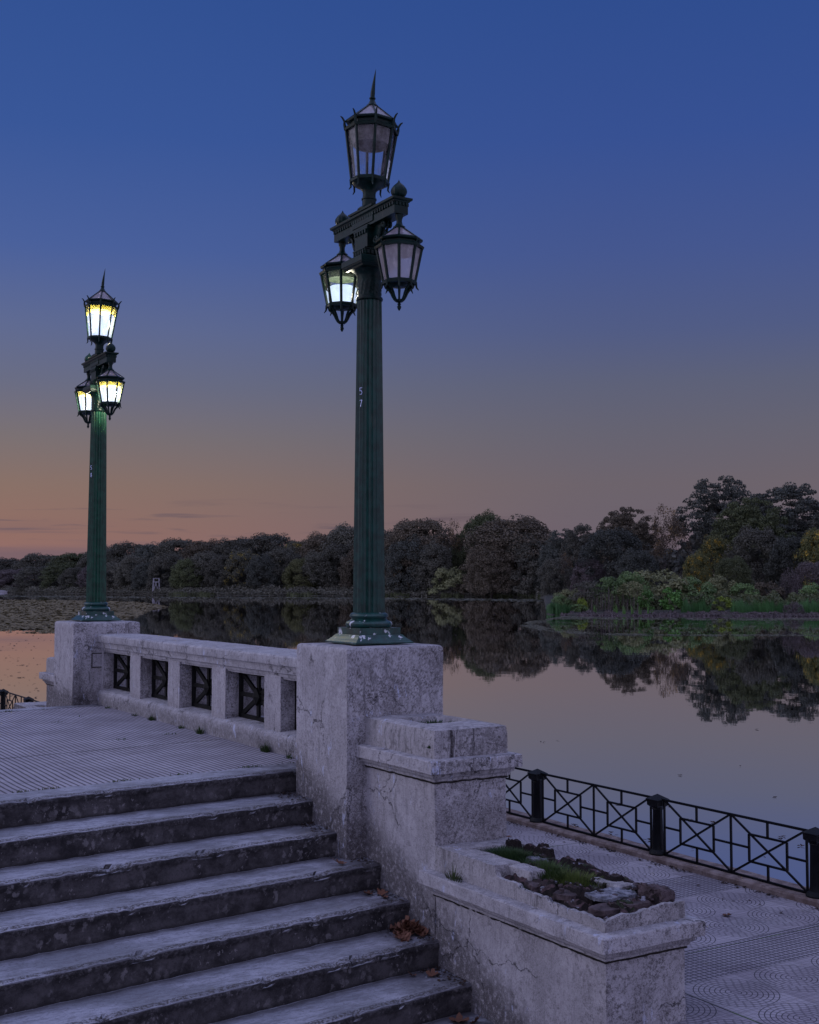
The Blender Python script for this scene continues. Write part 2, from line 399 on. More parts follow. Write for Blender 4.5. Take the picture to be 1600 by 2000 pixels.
def tile_promenade():
    m, t, out = mat('fan_pattern_promenade_tiles')
    p = local(t); x, y, z = t.xyz(p)
    S = .54
    def frac(c): return t.math('SUBTRACT', t.math('FRACT', t.math('DIVIDE', c, S)), .5)
    ux = t.math('MULTIPLY', frac(t.math('ADD', x, -1.37 + S / 2)), S); uy = t.math('MULTIPLY', frac(t.math('ADD', y, 2.55 + S / 2)), S)
    d = t.math('SQRT', t.math('ADD', t.math('MULTIPLY', ux, ux), t.math('MULTIPLY', uy, uy)))
    rg = .0325
    rk = t.math('DIVIDE', d, rg); ring = t.math('FLOOR', rk)
    fr = t.math('ABSOLUTE', t.math('SUBTRACT', t.math('FRACT', rk), .5))
    lr = t.step(fr, .37, .44)
    ang = t.math('DIVIDE', t.math('ARCTAN2', uy, ux), 2 * math.pi)
    ns = t.math('MAXIMUM', t.math('FLOOR', t.math('MULTIPLY', t.math('ADD', ring, .5), 4.2)), 4.0)
    fa = t.math('FRACT', t.math('ADD', t.math('MULTIPLY', ang, ns), t.math('MULTIPLY', ring, .37)))
    # width of the radial joint stays constant in metres
    wa = t.math('DIVIDE', t.math('MULTIPLY', ns, .0011), t.math('MAXIMUM', d, .02))
    la = t.math('LESS_THAN', t.math('MINIMUM', fa, t.math('SUBTRACT', 1.0, fa)), wa)
    pat = t.math('MAXIMUM', lr, t.math('MULTIPLY', la, .45))
    # corners outside the circle: plain small setts
    qx = t.math('ABSOLUTE', t.math('SUBTRACT', t.math('FRACT', t.math('DIVIDE', x, .045)), .5))
    qy = t.math('ABSOLUTE', t.math('SUBTRACT', t.math('FRACT', t.math('DIVIDE', y, .045)), .5))
    sett = t.math('MAXIMUM', t.step(qx, .43, .47), t.step(qy, .43, .47))
    pat = t.mix(t.step(d, .268, .272), pat, t.math('MULTIPLY', sett, .55))
    # strips of lattice tiles between the fans
    dl = t.math('DIVIDE', x, .045); dm = t.math('DIVIDE', y, .045)
    la1 = t.step(t.math('ABSOLUTE', t.math('SUBTRACT', t.math('FRACT', dl), .5)), .33, .42)
    la2 = t.step(t.math('ABSOLUTE', t.math('SUBTRACT', t.math('FRACT', dm), .5)), .33, .42)
    lat = t.math('MAXIMUM', la1, la2)
    band = 0.0
    for (a0, a1, b0, b1) in LATTICE:
        q = t.math('MULTIPLY', t.math('MULTIPLY', t.math('GREATER_THAN', x, a0), t.math('LESS_THAN', x, a1)),
                   t.math('MULTIPLY', t.math('GREATER_THAN', y, b0), t.math('LESS_THAN', y, b1)))
        band = t.math('MAXIMUM', band, q)
    pat = t.mix(band, pat, t.math('MULTIPLY', lat, .95))
    jx = t.step(t.math('ABSOLUTE', t.math('DIVIDE', ux, S)), .4935, .497); jy = t.step(t.math('ABSOLUTE', t.math('DIVIDE', uy, S)), .4935, .497)
    j = t.math('MAXIMUM', jx, jy)
    # wide expansion joints, mossy in places
    ej = t.math('MAXIMUM', t.math('LESS_THAN', t.math('ABSOLUTE', t.math('SUBTRACT', x, 1.085)), .007),
                t.math('LESS_THAN', t.math('ABSOLUTE', t.math('SUBTRACT', t.math('FRACT', t.math('DIVIDE', t.math('ADD', y, 3.42), 3.24)), .5)), .0022))
    big = t.noise(p, 1.1, 5, .6); fine = t.noise(p, 60, 3, .7)
    col = t.mix(t.step(big, .35, .65), (.27, .245, .27), (.35, .32, .35))
    col = t.mix(t.math('MULTIPLY', band, .25), col, (.15, .14, .17))
    col = t.mix(t.math('MULTIPLY', t.step(fine, .55, .75), .3), col, (.15, .14, .15))
    tc_ = t.noise(t.comb(t.math('FLOOR', t.math('DIVIDE', x, .27)), t.math('FLOOR', t.math('DIVIDE', y, .27)), 0.0), 7.3, 0, .5); col = t.mix(t.step(tc_, .35, .65), t.mix(1.0, col, (.80, .78, .80), 'MULTIPLY'), col)
    col = t.mix(t.math('MULTIPLY', t.step(t.noise(p, 2.6, 6, .7), .52, .68), .35), col, (.13, .12, .13))
    col = t.mix(t.math('MULTIPLY', pat, .9), col, (.022, .019, .026))
    col = t.mix(t.math('MULTIPLY', j, .6), col, (.03, .028, .03))
    col = t.mix(ej, col, t.mix(t.step(t.noise(p, 3.5, 3, .6), .42, .56), (.02, .02, .02), (.04, .075, .015)))
    h = t.math('SUBTRACT', t.math('MULTIPLY', fine, .2), t.math('MAXIMUM', pat, ej))
    principled(t, out, col, .82, t.bump(h, .5, .004), spec=.35)
    return m

def iron_mat(name, col=(.0018, .012, .010), rough=.26, drop=0.0, spec=.16):
    m, t, out = mat(name)
    tc = t.new('ShaderNodeTexCoord').outputs['Object']
    n = t.noise(tc, 14, 5, .65); f = t.noise(tc, 70, 3, .7)
    c = t.mix(t.step(n, .35, .68), tuple(q * .65 for q in col), tuple(q * 1.5 for q in col))
    c = t.mix(t.math('MULTIPLY', t.step(t.noise(t.map(tc, scale=(1, 1, .25)), 22, 4, .6), .62, .72), .35), c, (.06, .05, .04))
    if drop:
        d = t.math('MULTIPLY', t.step(t.noise(t.map(tc, scale=(1, 1, .6)), 17, 3, .5), .60, .64), t.step(t.noise(tc, 5, 2, .5), .46, .52))
        c = t.mix(t.math('MULTIPLY', d, drop), c, (.5, .52, .56))
    principled(t, out, c, t.math('ADD', rough, t.math('MULTIPLY', n, .2)), t.bump(t.math('ADD', n, t.math('MULTIPLY', f, .4)), .3, .004), spec=spec)
    return m
def simple_mat(name, a, b, scale=8, rough=.85, bump=.3, spec=.3, dist=.01):
    m, t, out = mat(name)
    p = t.new('ShaderNodeNewGeometry').outputs['Position']
    n = t.noise(p, scale, 5, .65)
    principled(t, out, t.mix(t.step(n, .35, .66), a, b), rough, t.bump(n, bump, dist), spec=spec)
    return m
def leaf_mat(name, a, b, c=None, rough=.65):
    m, t, out = mat(name)
    g = t.new('ShaderNodeNewGeometry'); oi = t.new('ShaderNodeObjectInfo')
    ri = g.outputs['Random Per Island']
    p = t.new('ShaderNodeTexCoord').outputs['Object']
    n = t.noise(p, .33, 3, .6)
    col = t.mix(t.math('MULTIPLY', t.math('ADD', n, ri), .5), a, b)
    if c: col = t.mix(t.math('MULTIPLY', t.step(t.noise(p, .5, 2, .5), .55, .64), t.step(ri, .3, .6)), col, c)
    hs = t.new('ShaderNodeHueSaturation'); t.set(hs.inputs['Color'], col)
    t.set(hs.inputs['Value'], t.math('ADD', .78, t.math('MULTIPLY', oi.outputs['Random'], .5)))
    b_ = t.new('ShaderNodeBsdfPrincipled'); t.set(b_.inputs['Base Color'], hs.outputs[0]); b_.inputs['Roughness'].default_value = rough
    b_.inputs['Specular IOR Level'].default_value = .35
    tr = t.new('ShaderNodeBsdfTranslucent'); t.set(tr.inputs[0], hs.outputs[0])
    mx = t.new('ShaderNodeMixShader'); mx.inputs[0].default_value = .18
    t.l.new(b_.outputs[0], mx.inputs[1]); t.l.new(tr.outputs[0], mx.inputs[2]); t.l.new(mx.outputs[0], out.inputs[0])
    return m

LATTICE = [(1.0, 4.0, -2.28, -1.74), (1.0, 4.0, -.66, -.12), (1.0, 4.0, 2.58, 3.12)]
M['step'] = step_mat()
M['terrace'] = tile_platform()
M['promenade'] = tile_promenade()
M['iron'] = iron_mat('dark_green_iron')
M['iron_column'] = iron_mat('green_column_iron', col=(.004, .032, .025), rough=.22, spec=.4)
M['iron_base'] = iron_mat('spotted_green_iron', col=(.005, .036, .030), drop=.9, spec=.45)
M['iron_bright'] = iron_mat('lamplit_green_iron', col=(.005, .044, .024), spec=.4)  # same column paint with the lamplight's green put into the colour
M['fence_iron'] = iron_mat('black_fence_iron', col=(.003, .0035, .005), rough=.42)
M['grille_iron'] = iron_mat('black_grille_iron', col=(.003, .003, .003), rough=.6)
M['curb'] = simple_mat('brown_curb_concrete', (.12, .085, .075), (.24, .19, .18), 9)
M['brick'] = simple_mat('broken_brick', (.035, .025, .027), (.095, .070, .075), 14, .95, 1.0, dist=.02)
M['mortar'] = simple_mat('grey_mortar', (.06, .06, .07), (.24, .245, .29), 22, .95, 1.0, dist=.02)
def rubble_mat():
    m, t, out = mat('brick_rubble_and_soil')
    p = t.new('ShaderNodeNewGeometry').outputs['Position']; nz = t.xyz(t.new('ShaderNodeNewGeometry').outputs['True Normal'])[2]
    a = t.noise(p, 9, 6, .7, .5); b = t.noise(t.map(p, (4, 4, 4)), 13, 6, .75); f = t.noise(p, 70, 4, .75)
    c = t.mix(t.step(a, .42, .54), (.085, .052, .055), (.040, .028, .028))
    c = t.mix(t.math('MULTIPLY', t.step(b, .55, .62), t.step(nz, .6, .9)), c, (.26, .26, .31))
    c = t.mix(t.math('MULTIPLY', t.step(t.noise(t.map(p, (9, 1, 2)), 7, 5, .7), .54, .60), .9), c, (.018, .030, .010))
    c = t.mix(t.step(nz, .75, .45), c, (.018, .014, .014))
    c = t.mix(t.math('MULTIPLY', t.step(f, .52, .66), .6), c, (.02, .016, .017))
    principled(t, out, c, .95, t.bump(t.math('ADD', f, b), 1.0, .012), spec=.2); return m
M['rubble'] = rubble_mat()
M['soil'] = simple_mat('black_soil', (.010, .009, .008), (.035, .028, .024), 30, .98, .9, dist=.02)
M['grass'] = leaf_mat('grass_blades', (.018, .040, .010), (.055, .095, .025), (.10, .09, .04))
M['grass_bright'] = leaf_mat('yellow_grass_blades', (.035, .06, .012), (.10, .13, .03), (.20, .16, .06))
M['moss'] = leaf_mat('dark_moss', (.012, .03, .010), (.03, .06, .018))
M['dry'] = leaf_mat('dry_leaf', (.075, .030, .02), (.20, .095, .06), rough=.8)
M['litter'] = leaf_mat('leaf_litter', (.015, .010, .010), (.06, .035, .025), rough=.9)
M['bark'] = simple_mat('bark', (.02, .017, .016), (.06, .05, .045), 3, .95)
M['pale_bark'] = simple_mat('pale_stems', (.10, .085, .08), (.2, .17, .15), 3, .95)
M['f_grey'] = leaf_mat('grey_green_leaves', (0.0143, 0.0151, 0.0115), (0.1488, 0.1436, 0.1064))
M['f_blue'] = leaf_mat('blue_green_leaves', (0.0124, 0.0146, 0.012), (0.1057, 0.1142, 0.0916))
M['f_green'] = leaf_mat('green_leaves', (0.011, 0.0157, 0.0057), (0.1182, 0.1359, 0.0562))
M['f_brown'] = leaf_mat('brown_green_leaves', (0.0187, 0.0157, 0.011), (0.161, 0.1304, 0.0857))
M['f_olive'] = leaf_mat('olive_leaves', (.03, .036, .012), (.14, .14, .055))
M['f_mix'] = leaf_mat('grey_leaves_with_yellow', (0.0138, 0.0151, 0.011), (0.1317, 0.1304, 0.0888), (.26, .20, .04))
M['f_yellow'] = leaf_mat('yellow_leaves', (.045, .055, .018), (.13, .13, .045), (.42, .27, .03))
M['f_rust'] = leaf_mat('rust_leaves', (.045, .034, .024), (.12, .085, .055), (.20, .125, .035))
M['f_purple'] = leaf_mat('dry_vine_leaves', (.04, .032, .033), (.155, .125, .125))
M['b_olive'] = leaf_mat('bush_olive_leaves', (.07, .085, .035), (.27, .27, .13))
M['b_green'] = leaf_mat('bush_green_leaves', (.045, .085, .025), (.18, .27, .10))
M['f_fresh'] = leaf_mat('fresh_green_leaves', (.03, .08, .015), (.11, .24, .05))
M['f_lime'] = leaf_mat('lime_leaves', (.08, .13, .015), (.22, .28, .035))
M['reed'] = leaf_mat('reed_blades', (.014, .05, .012), (.06, .16, .045))
M['lily'] = leaf_mat('floating_plants', (.10, .078, .036), (.21, .165, .078))
M['duck'] = leaf_mat('duckweed', (.05, .05, .028), (.16, .15, .09))
M['mud'] = simple_mat('dead_reed_bank', (.03, .022, .021), (.15, .11, .11), 2.5, .95, .9, dist=.1)
M['land'] = simple_mat('woodland_soil', (.02, .022, .014), (.045, .04, .03), .4, .98)
M['white'] = simple_mat('white_paint', (.20, .19, .21), (.33, .32, .35), 3, .7)
M['mark'] = simple_mat('white_marker', (.45, .5, .75), (.65, .7, .9), 30, .7)

def water_mat():
    m, t, out = mat('still_lake_water')
    p = t.new('ShaderNodeNewGeometry').outputs['Position']
    n1 = t.noise(p, .9, 3, .5); n2 = t.noise(p, 5.0, 2, .5)
    b = t.bump(t.math('ADD', t.math('MULTIPLY', n1, 1.0), t.math('MULTIPLY', n2, .12)), .12, .010)
    gl = t.new('ShaderNodeBsdfGlossy'); gl.inputs[0].default_value = (1.0, .985, 1.0, 1); gl.inputs['Roughness'].default_value = .012
    t.l.new(b, gl.inputs['Normal'])
    df = t.new('ShaderNodeBsdfDiffuse'); df.inputs[0].default_value = (.012, .014, .016, 1)
    fr = t.new('ShaderNodeFresnel'); fr.inputs[0].default_value = 1.33
    fac = t.math('ADD', .94, t.math('MULTIPLY', fr.outputs[0], .06))
    mx = t.new('ShaderNodeMixShader'); t.set(mx.inputs[0], fac)
    t.l.new(df.outputs[0], mx.inputs[1]); t.l.new(gl.outputs[0], mx.inputs[2]); t.l.new(mx.outputs[0], out.inputs[0])
    return m
M['water'] = water_mat()
def glass_mat(name, tint, dirt, frost=0.25):
    m, t, out = mat(name)
    p = t.new('ShaderNodeTexCoord').outputs['Object']
    n = t.noise(t.map(p, scale=(1, 1, .5)), 12, 5, .65)
    z = t.xyz(p)[2]
    tr = t.new('ShaderNodeBsdfTransparent'); tr.inputs[0].default_value = (*tint, 1)
    gl = t.new('ShaderNodeBsdfGlossy'); gl.inputs['Roughness'].default_value = .06; gl.inputs[0].default_value = (.8, .8, .85, 1)
    df = t.new('ShaderNodeBsdfDiffuse'); df.inputs[0].default_value = (*dirt, 1)
    tl = t.new('ShaderNodeBsdfTranslucent'); tl.inputs[0].default_value = (*dirt, 1)
    ad = t.new('ShaderNodeMixShader'); ad.inputs[0].default_value = .5
    t.l.new(df.outputs[0], ad.inputs[1]); t.l.new(tl.outputs[0], ad.inputs[2])
    m1 = t.new('ShaderNodeMixShader'); t.set(m1.inputs[0], t.math('ADD', frost, t.math('MULTIPLY', t.step(n, .45, .7), .35)))
    t.l.new(tr.outputs[0], m1.inputs[1]); t.l.new(ad.outputs[0], m1.inputs[2])
    fr = t.new('ShaderNodeFresnel'); fr.inputs[0].default_value = 1.35
    m2 = t.new('ShaderNodeMixShader'); t.l.new(fr.outputs[0], m2.inputs[0])
    t.l.new(m1.outputs[0], m2.inputs[1]); t.l.new(gl.outputs[0], m2.inputs[2]); t.l.new(m2.outputs[0], out.inputs[0])
    return m
M['glass'] = glass_mat('dusty_lantern_glass', (.95, .97, 1), (.30, .28, .32), .05)
M['glass_hang'] = glass_mat('frosted_lantern_glass', (.95, .95, .97), (.78, .72, .76), .42)
M['glass_lit'] = glass_mat('lit_lantern_glass', (.97, .98, 1), (.16, .17, .14), .05)
M['roofglass'] = glass_mat('lantern_roof_glass', (.7, .68, .72), (.55, .48, .54), .60)
def glow_mat(name, col, strength):
    m, t, out = mat(name)
    p = t.new('ShaderNodeTexCoord').outputs['Object']
    n = t.noise(t.map(p, scale=(1, 1, .6)), 9, 4, .6)
    e = t.new('ShaderNodeEmission'); t.set(e.inputs[0], t.mix(t.step(n, .3, .6), tuple(c * .8 for c in col), col))
    e.inputs[1].default_value = strength
    tr = t.new('ShaderNodeBsdfTransparent'); mx = t.new('ShaderNodeMixShader'); mx.inputs[0].default_value = .5
    t.l.new(tr.outputs[0], mx.inputs[1]); t.l.new(e.outputs[0], mx.inputs[2])
    t.l.new(mx.outputs[0], out.inputs[0]); return m
M['glow'] = glow_mat('lamp_glow', (.56, .67, 1.0), 1.72)
M['glow_dim'] = glow_mat('dim_lamp_glow', (.60, .74, .98), 1.9)
M['reflector'] = simple_mat('brown_lamp_reflector', (.10, .09, .08), (.25, .22, .21), 20, .8)
M['green_reflector'] = simple_mat('algae_green_reflector', (.03, .05, .03), (.09, .12, .08), 20, .8)
M['yellow_reflector'] = simple_mat('mossy_yellow_reflector', (.20, .15, .01), (.40, .33, .03), 20, .8)

# ------------------------------------------------------------------ setting: water, land, promenade
ZW = -1.5
QZ = -1.03
def struct(name, mb, m, smooth=False, **k):
    o = mb.build(name, m, None, smooth, **k); o['kind'] = 'structure'; return o
wm = MB()
# the lake as one sheet, clear of the quay
wm.add([(-5000, -60, ZW), (5000, -60, ZW), (5000, 6000, ZW), (-5000, 6000, ZW)], [(0, 1, 2, 3)])
struct('lake_water', wm, M['water'])
lb = MB(); lb.add([(-5200, -200, ZW - 2), (5200, -200, ZW - 2), (5200, 7500, ZW - 2), (-5200, 7500, ZW - 2)], [(0, 1, 2, 3)])
struct('lake_bed', lb, M['soil'])

F = 2413.36
def UX(u, D): return (u - 800) / F * D
def hgt(v, D): return (1141 - v) / F * D + EYE         # world z seen at image height v from distance D
SH = [(-2600, 560), (-700, 560), (-400, 540), (-150, 500), (0, 457), (100, 415), (200, 381), (350, 350), (500, 332), (700, 315), (900, 302), (1045, 290), (1062, 262),
      (1066, 126), (1075, 122), (1100, 120.5), (1200, 119), (1300, 118), (1400, 118), (1600, 116), (1900, 112), (2600, 104), (3600, 95)]
def shore(u):
    for (a, b), (c, d) in zip(SH, SH[1:]):
        if a <= u <= c: return b + (d - b) * (u - a) / (c - a)
    return SH[0][1] if u < SH[0][0] else SH[-1][1]
random.seed(5)
us = []
u = -2500.0
while u < 3600:
    us.append(u); u += 3 if 1040 < u < 1080 else (6 if -20 < u < 1620 else 40)
rings = [(-.6, -.25), (0, .03), (.5, .12), (2.5, .22), (12, .35), (50, .6), (300, 1.2), (1500, 2.0), (5200, 3.0)]
vs = []; fs = []
for u in us:
    D0 = shore(u) + noise.noise(Vector((u * .03, 0, 0))) * 2 + noise.noise(Vector((u * .11, 3, 0))) * .8
    for k, (dd, hh) in enumerate(rings):
        D = D0 + dd
        vs.append((UX(u, D), D, ZW + hh))
nr = len(rings)
for i in range(len(us) - 1):
    for k in range(nr - 1): fs.append((i * nr + k, (i + 1) * nr + k, (i + 1) * nr + k + 1, i * nr + k + 1))
lm = MB(); lm.add(vs, fs); struct('far_bank_ground', lm, M['land'], True)

# promenade: a quay in two depths
pm = MB()
JOG = 12.3
pm.box(.22, 3.42, -9, 2.0, -2.6, QZ); pm.box(-14, 3.42, 2.0, JOG, -2.6, QZ); pm.box(-14, .22, -9, 1.2, -2.6, -8 * RISE)
pm.box(-14, 0.95, JOG, 60, -2.6, QZ)
struct('promenade_pavement', pm, M['promenade'], **FR)
kb = MB(); kb.stack((3.42, 3.72, -9, JOG + .3), [(0, -2.6), (0, QZ + .035), (-.012, QZ + .05)], .12)
kb.stack((.95, 1.25, JOG + .3, 60), [(0, -2.6), (0, QZ + .035), (-.012, QZ + .05)], .4)
kb.box(.95, 3.42, JOG, JOG + .3, -2.6, QZ + .05)
kb.roughen(.006, 3)
struct('quay_curb', kb, M['curb'], True, **FR)

# terrace and its stair edges (skewed a little against the walls)
T, S = 7.1343, .8478
def edge_near(w): return TR0 + SKEW * min(w, 0)
def edge_far(w): return T + .06 + .125 * min(w, 0)
WL = -9.0
tm = MB()
BORDER = .33
def sheet(mb, f0, f1, w0, w1, z, n=30, zb=None):
    for i in range(n):
        a = w0 + (w1 - w0) * i / n; b = w0 + (w1 - w0) * (i + 1) / n
        mb.add([(a, f0(a), z), (b, f0(b), z), (b, f1(b), z), (a, f1(a), z)], [(0, 1, 2, 3)])
        if zb is not None:
            mb.add([(a, f0(a), zb), (b, f0(b), zb), (b, f0(b), z), (a, f0(a), z)], [(0, 1, 2, 3)])
            mb.add([(a, f1(a), z), (b, f1(b), z), (b, f1(b), zb), (a, f1(a), zb)], [(0, 1, 2, 3)])
sheet(tm, lambda w: edge_near(w) + BORDER, lambda w: edge_far(w) - .28, WL, .5, 0.0, 20, -1.4)
struct('terrace_paving', tm, M['terrace'], **FR)
fb = MB()
n = 120
for (zz, dd) in [(0, 0)]:
    pass
def strip(mb, f, prof, w0, w1, dw=.045, amp=.004, wear=.0, seed=0.0):
    n = int((w1 - w0) / dw); k = len(prof); vs = []; fs = []
    for i in range(n + 1):
        w = w0 + (w1 - w0) * i / n
        for j, (dt, z) in enumerate(prof):
            q = Vector((w * 7 + seed, dt * 9, z * 9)); a = noise.noise(q) * amp + noise.noise(q * 3.1) * amp * .6
            b = noise.noise(Vector((w * 11, seed, j * .7))) * amp
            chip = 0
            if wear and abs(dt) < .035 and z > prof[-1][1] - .04:
                c = noise.noise(Vector((w * 5.3 + seed * 3, 0, seed))) + .5 * noise.noise(Vector((w * 17 + seed, 5, 0)))
                chip = max(0, c - .25) * wear
            vs.append((w, f(w) + dt + a + chip * .8, z + b * .6 - chip * .5))
    for i in range(n):
        for j in range(k - 1): fs.append((i * k + j, (i + 1) * k + j, (i + 1) * k + j + 1, i * k + j + 1))
    return mb.add(vs, fs)
strip(fb, edge_far, [(-.28, -.03), (-.28, 0.002), (-.14, .004), (-.03, .002), (0, -.03), (.0, -.2)], WL, .4, .06)
struct('terrace_far_edge', fb, M['step'], True, **FR)

# stairs: a thing, each step a part
def stairs(name, label, f, sgn, count, w1):
    st = thing(name, label, 'stairs', (P0[0], P0[1], 0), TH)
    for i in range(count):
        off = -i * TREAD * sgn; z = -i * RISE
        depth = TREAD + .05 if i else BORDER
        m_ = MB()
        seg = [(0.012, z - RISE - .02), (.008, z - RISE * .8), (.006, z - RISE * .6), (.004, z - RISE * .42), (.002, z - RISE * .3), (-.004, z - .045), (-.006, z - .03), (-.002, z - .014), (.010, z - .004), (.028, z),
               (.08, z + .001), (.16, z), (.26, z + .001), (depth, z + .001)]
        strip(m_, lambda w: f(w) + off, [(d * sgn, zz) for d, zz in seg] if sgn > 0 else [(d * sgn, zz) for d, zz in seg][::1], WL, w1 if i > 1 else .31, .025, .009, .12, i * 3.7)
        o = m_.build('step', M['step'], st, True, sharp=60)
    return st
stairs('staircase', 'wide worn concrete staircase climbing to the tiled terrace', edge_near, 1, 8, .2)
# solid core so that no light leaks under terrace
cm = MB()
for i in range(8):
    tt = TR0 - i * TREAD + .03
    cm.box(WL, .15 if i > 2 else -.02, tt + SKEW * WL, 3.0, -2.4, -(i) * RISE - .09 - .002 * i) if False else None
lp = MB(); lp.add([LW(y, x, TR0 and -1.452) for (x, y) in [(WL - 4, TR0 - 7 * TREAD + 1), (.16, TR0 - 7 * TREAD + 1), (.16, -9), (WL - 4, -9)]], [(3, 2, 1, 0)])

# ------------------------------------------------------------------ masonry: pedestals
def pedestal(y0, label, seed):
    o = thing('lamp_pedestal', label, 'pedestal', (P0[0], P0[1], 0), TH, 'pedestals that carry the lamp posts')
    m_ = MB(); prof = [(.004, -1.5), (.004, .985), (.001, 1.005), (-.006, 1.017), (-.020, 1.024), (-.05, 1.026)]
    m_.stack((0, S, y0, y0 + S), prof, .04, rnd=.005)
    m_.roughen(.0035, 4, seed, .0015)
    m_.build('block', M['plaster'], o, True, sharp=50)
    return o
pd1 = pedestal(0, 'large cracked stucco pedestal at the top of the stairs under the nearer lamp', 1.0)
pd2 = pedestal(T, 'farther stucco pedestal with a small wall plate, left of the balustrade', 9.0)
hp = MB(); hp.stack((.235, .365, T - .012, T + .02), [(0, .535), (0, .70)], bottom=True)
hp.v = [(x, y, z) for x, y, z in hp.v]
hp2 = MB()
hp2.box(.24, .39, T - .014, T + .01, .47, .63)
fr_ = MB()
for (a, b, c, d) in [(.228, .24, .458, .642), (.39, .402, .458, .642), (.24, .39, .458, .47), (.24, .39, .63, .642)]: fr_.box(a, b, T - .008, T + .01, c, d)
pl = hp2.roughen(.002, 9).build('cover_plate', M['plaster'], pd2)
fr_.build('plate_edge', M['soil'], pl)

# balustrade
bl = thing('balustrade', 'stucco balustrade with iron grilles between the two lamp pedestals', 'balustrade', (P0[0], P0[1], 0), TH)
Y0, Y1 = S - .02, T + .02
def extr(mb, prof, y0, y1, cell=.06, closed=True):
    n = max(1, int((y1 - y0) / cell)); k = len(prof); vs = []; fs = []
    for i in range(n + 1):
        y = y0 + (y1 - y0) * i / n
        for (x, z) in prof: vs.append((x, y, z))
    for i in range(n):
        for j in range(k if closed else k - 1): fs.append((i * k + (j + 1) % k, i * k + j, (i + 1) * k + j, (i + 1) * k + (j + 1) % k))
    return mb.add(vs, fs)
rx0, rx1 = .294, .872
railp = [(rx0 + .075, .655), (rx0 + .072, .672), (rx0 + .058, .676), (rx0 + .055, .69), (rx0 + .05, .705), (rx0 + .034, .712), (rx0 + .033, .735), (rx0 + .028, .76), (rx0 + .02, .779), (rx0 + .003, .783),
         (rx0, .80), (rx0 - .002, .83), (rx0, .855), (rx0 + .012, .869), (rx0 + .05, .874), (rx0 + .15, .877), (rx0 + .3, .879), (rx1 - .15, .877), (rx1 - .02, .87), (rx1, .855), (rx1, .80), (rx1 - .02, .78), (rx1 - .05, .70), (rx1 - .08, .655)]
extr(MB(), railp, Y0, Y1, .045).roughen(.0035, 5, 2, .0016).build('rail', M['plaster_rail'], bl, True, sharp=28)
basep = [(rx0 + .03, -1.2), (rx0 + .026, .02), (rx0 + .018, .08), (rx0 + .012, .13), (rx0 + .02, .158), (rx0 + .036, .176), (rx0 + .06, .187), (rx0 + .2, .199), (rx0 + .45, .199), (rx1 - .03, .19), (rx1, .15), (rx1, -1.2)]
extr(MB(), basep, Y0, Y1, .045).roughen(.010, 5, 5, .003).build('plinth', M['plaster_rail'], bl, True, sharp=40)
px0, px1 = .3453, .79
PP0, PPIT, PL = 1.884, 1.2522, .353
for k in range(4):
    y = PP0 + k * PPIT
    MB().stack((px0, px1, y, y + PL), [(0, .18), (0, .68)], .05, rnd=.006).roughen(.004, 5, k * 3).build('pier', M['plaster'], bl, True, sharp=45)
MB().stack((px0 + .01, px1, T - .09, T + .01), [(0, .18), (0, .68)], .05, rnd=.006).roughen(.004, 5, 33).build('pier', M['plaster'], bl, True, sharp=45)
gaps = [(S, PP0)] + [(PP0 + k * PPIT + PL, PP0 + (k + 1) * PPIT) for k in range(3)] + [(PP0 + 3 * PPIT + PL, T - .09)]
for (a, b) in gaps:
    g = MB(); x = .50; z0, z1 = .20, .662; mid = (a + b) / 2; zm = (z0 + z1) / 2
    def B(p, q, w_): g.bar((x, p[0], p[1]), (x, q[0], q[1]), .03, w_)
    B((a, z0 + .022), (b, z0 + .022), .036); B((a, z1 - .02), (b, z1 - .02), .036)
    B((a + .025, z0), (a + .025, z1), .05); B((b - .025, z0), (b - .025, z1), .05)
    g2 = MB()
    for p, q in [((a + .03, z0 + .02), (b - .03, z1 - .02)), ((a + .03, z1 - .02), (b - .03, z0 + .02))]: g.bar((x + .004, p[0], p[1]), (x + .004, q[0], q[1]), .022, .046)
    g.bar((x - .003, mid, z0 + .02), (x - .003, mid, z1 - .02), .024, .05); g.bar((x - .006, a + .03, zm), (x - .006, b - .03, zm), .024, .04)
    d = .085
    g.add([(x - .035, mid - d, zm), (x - .035, mid, zm - d), (x - .035, mid + d, zm), (x - .035, mid, zm + d), (x + .03, mid - d, zm), (x + .03, mid, zm - d), (x + .03, mid + d, zm), (x + .03, mid, zm + d), (x - .055, mid, zm)],
          [(0, 1, 8), (1, 2, 8), (2, 3, 8), (3, 0, 8), (7, 6, 5, 4), (0, 4, 5, 1), (1, 5, 6, 2), (2, 6, 7, 3), (3, 7, 4, 0)])
    g.build('grille', M['grille_iron'], bl)

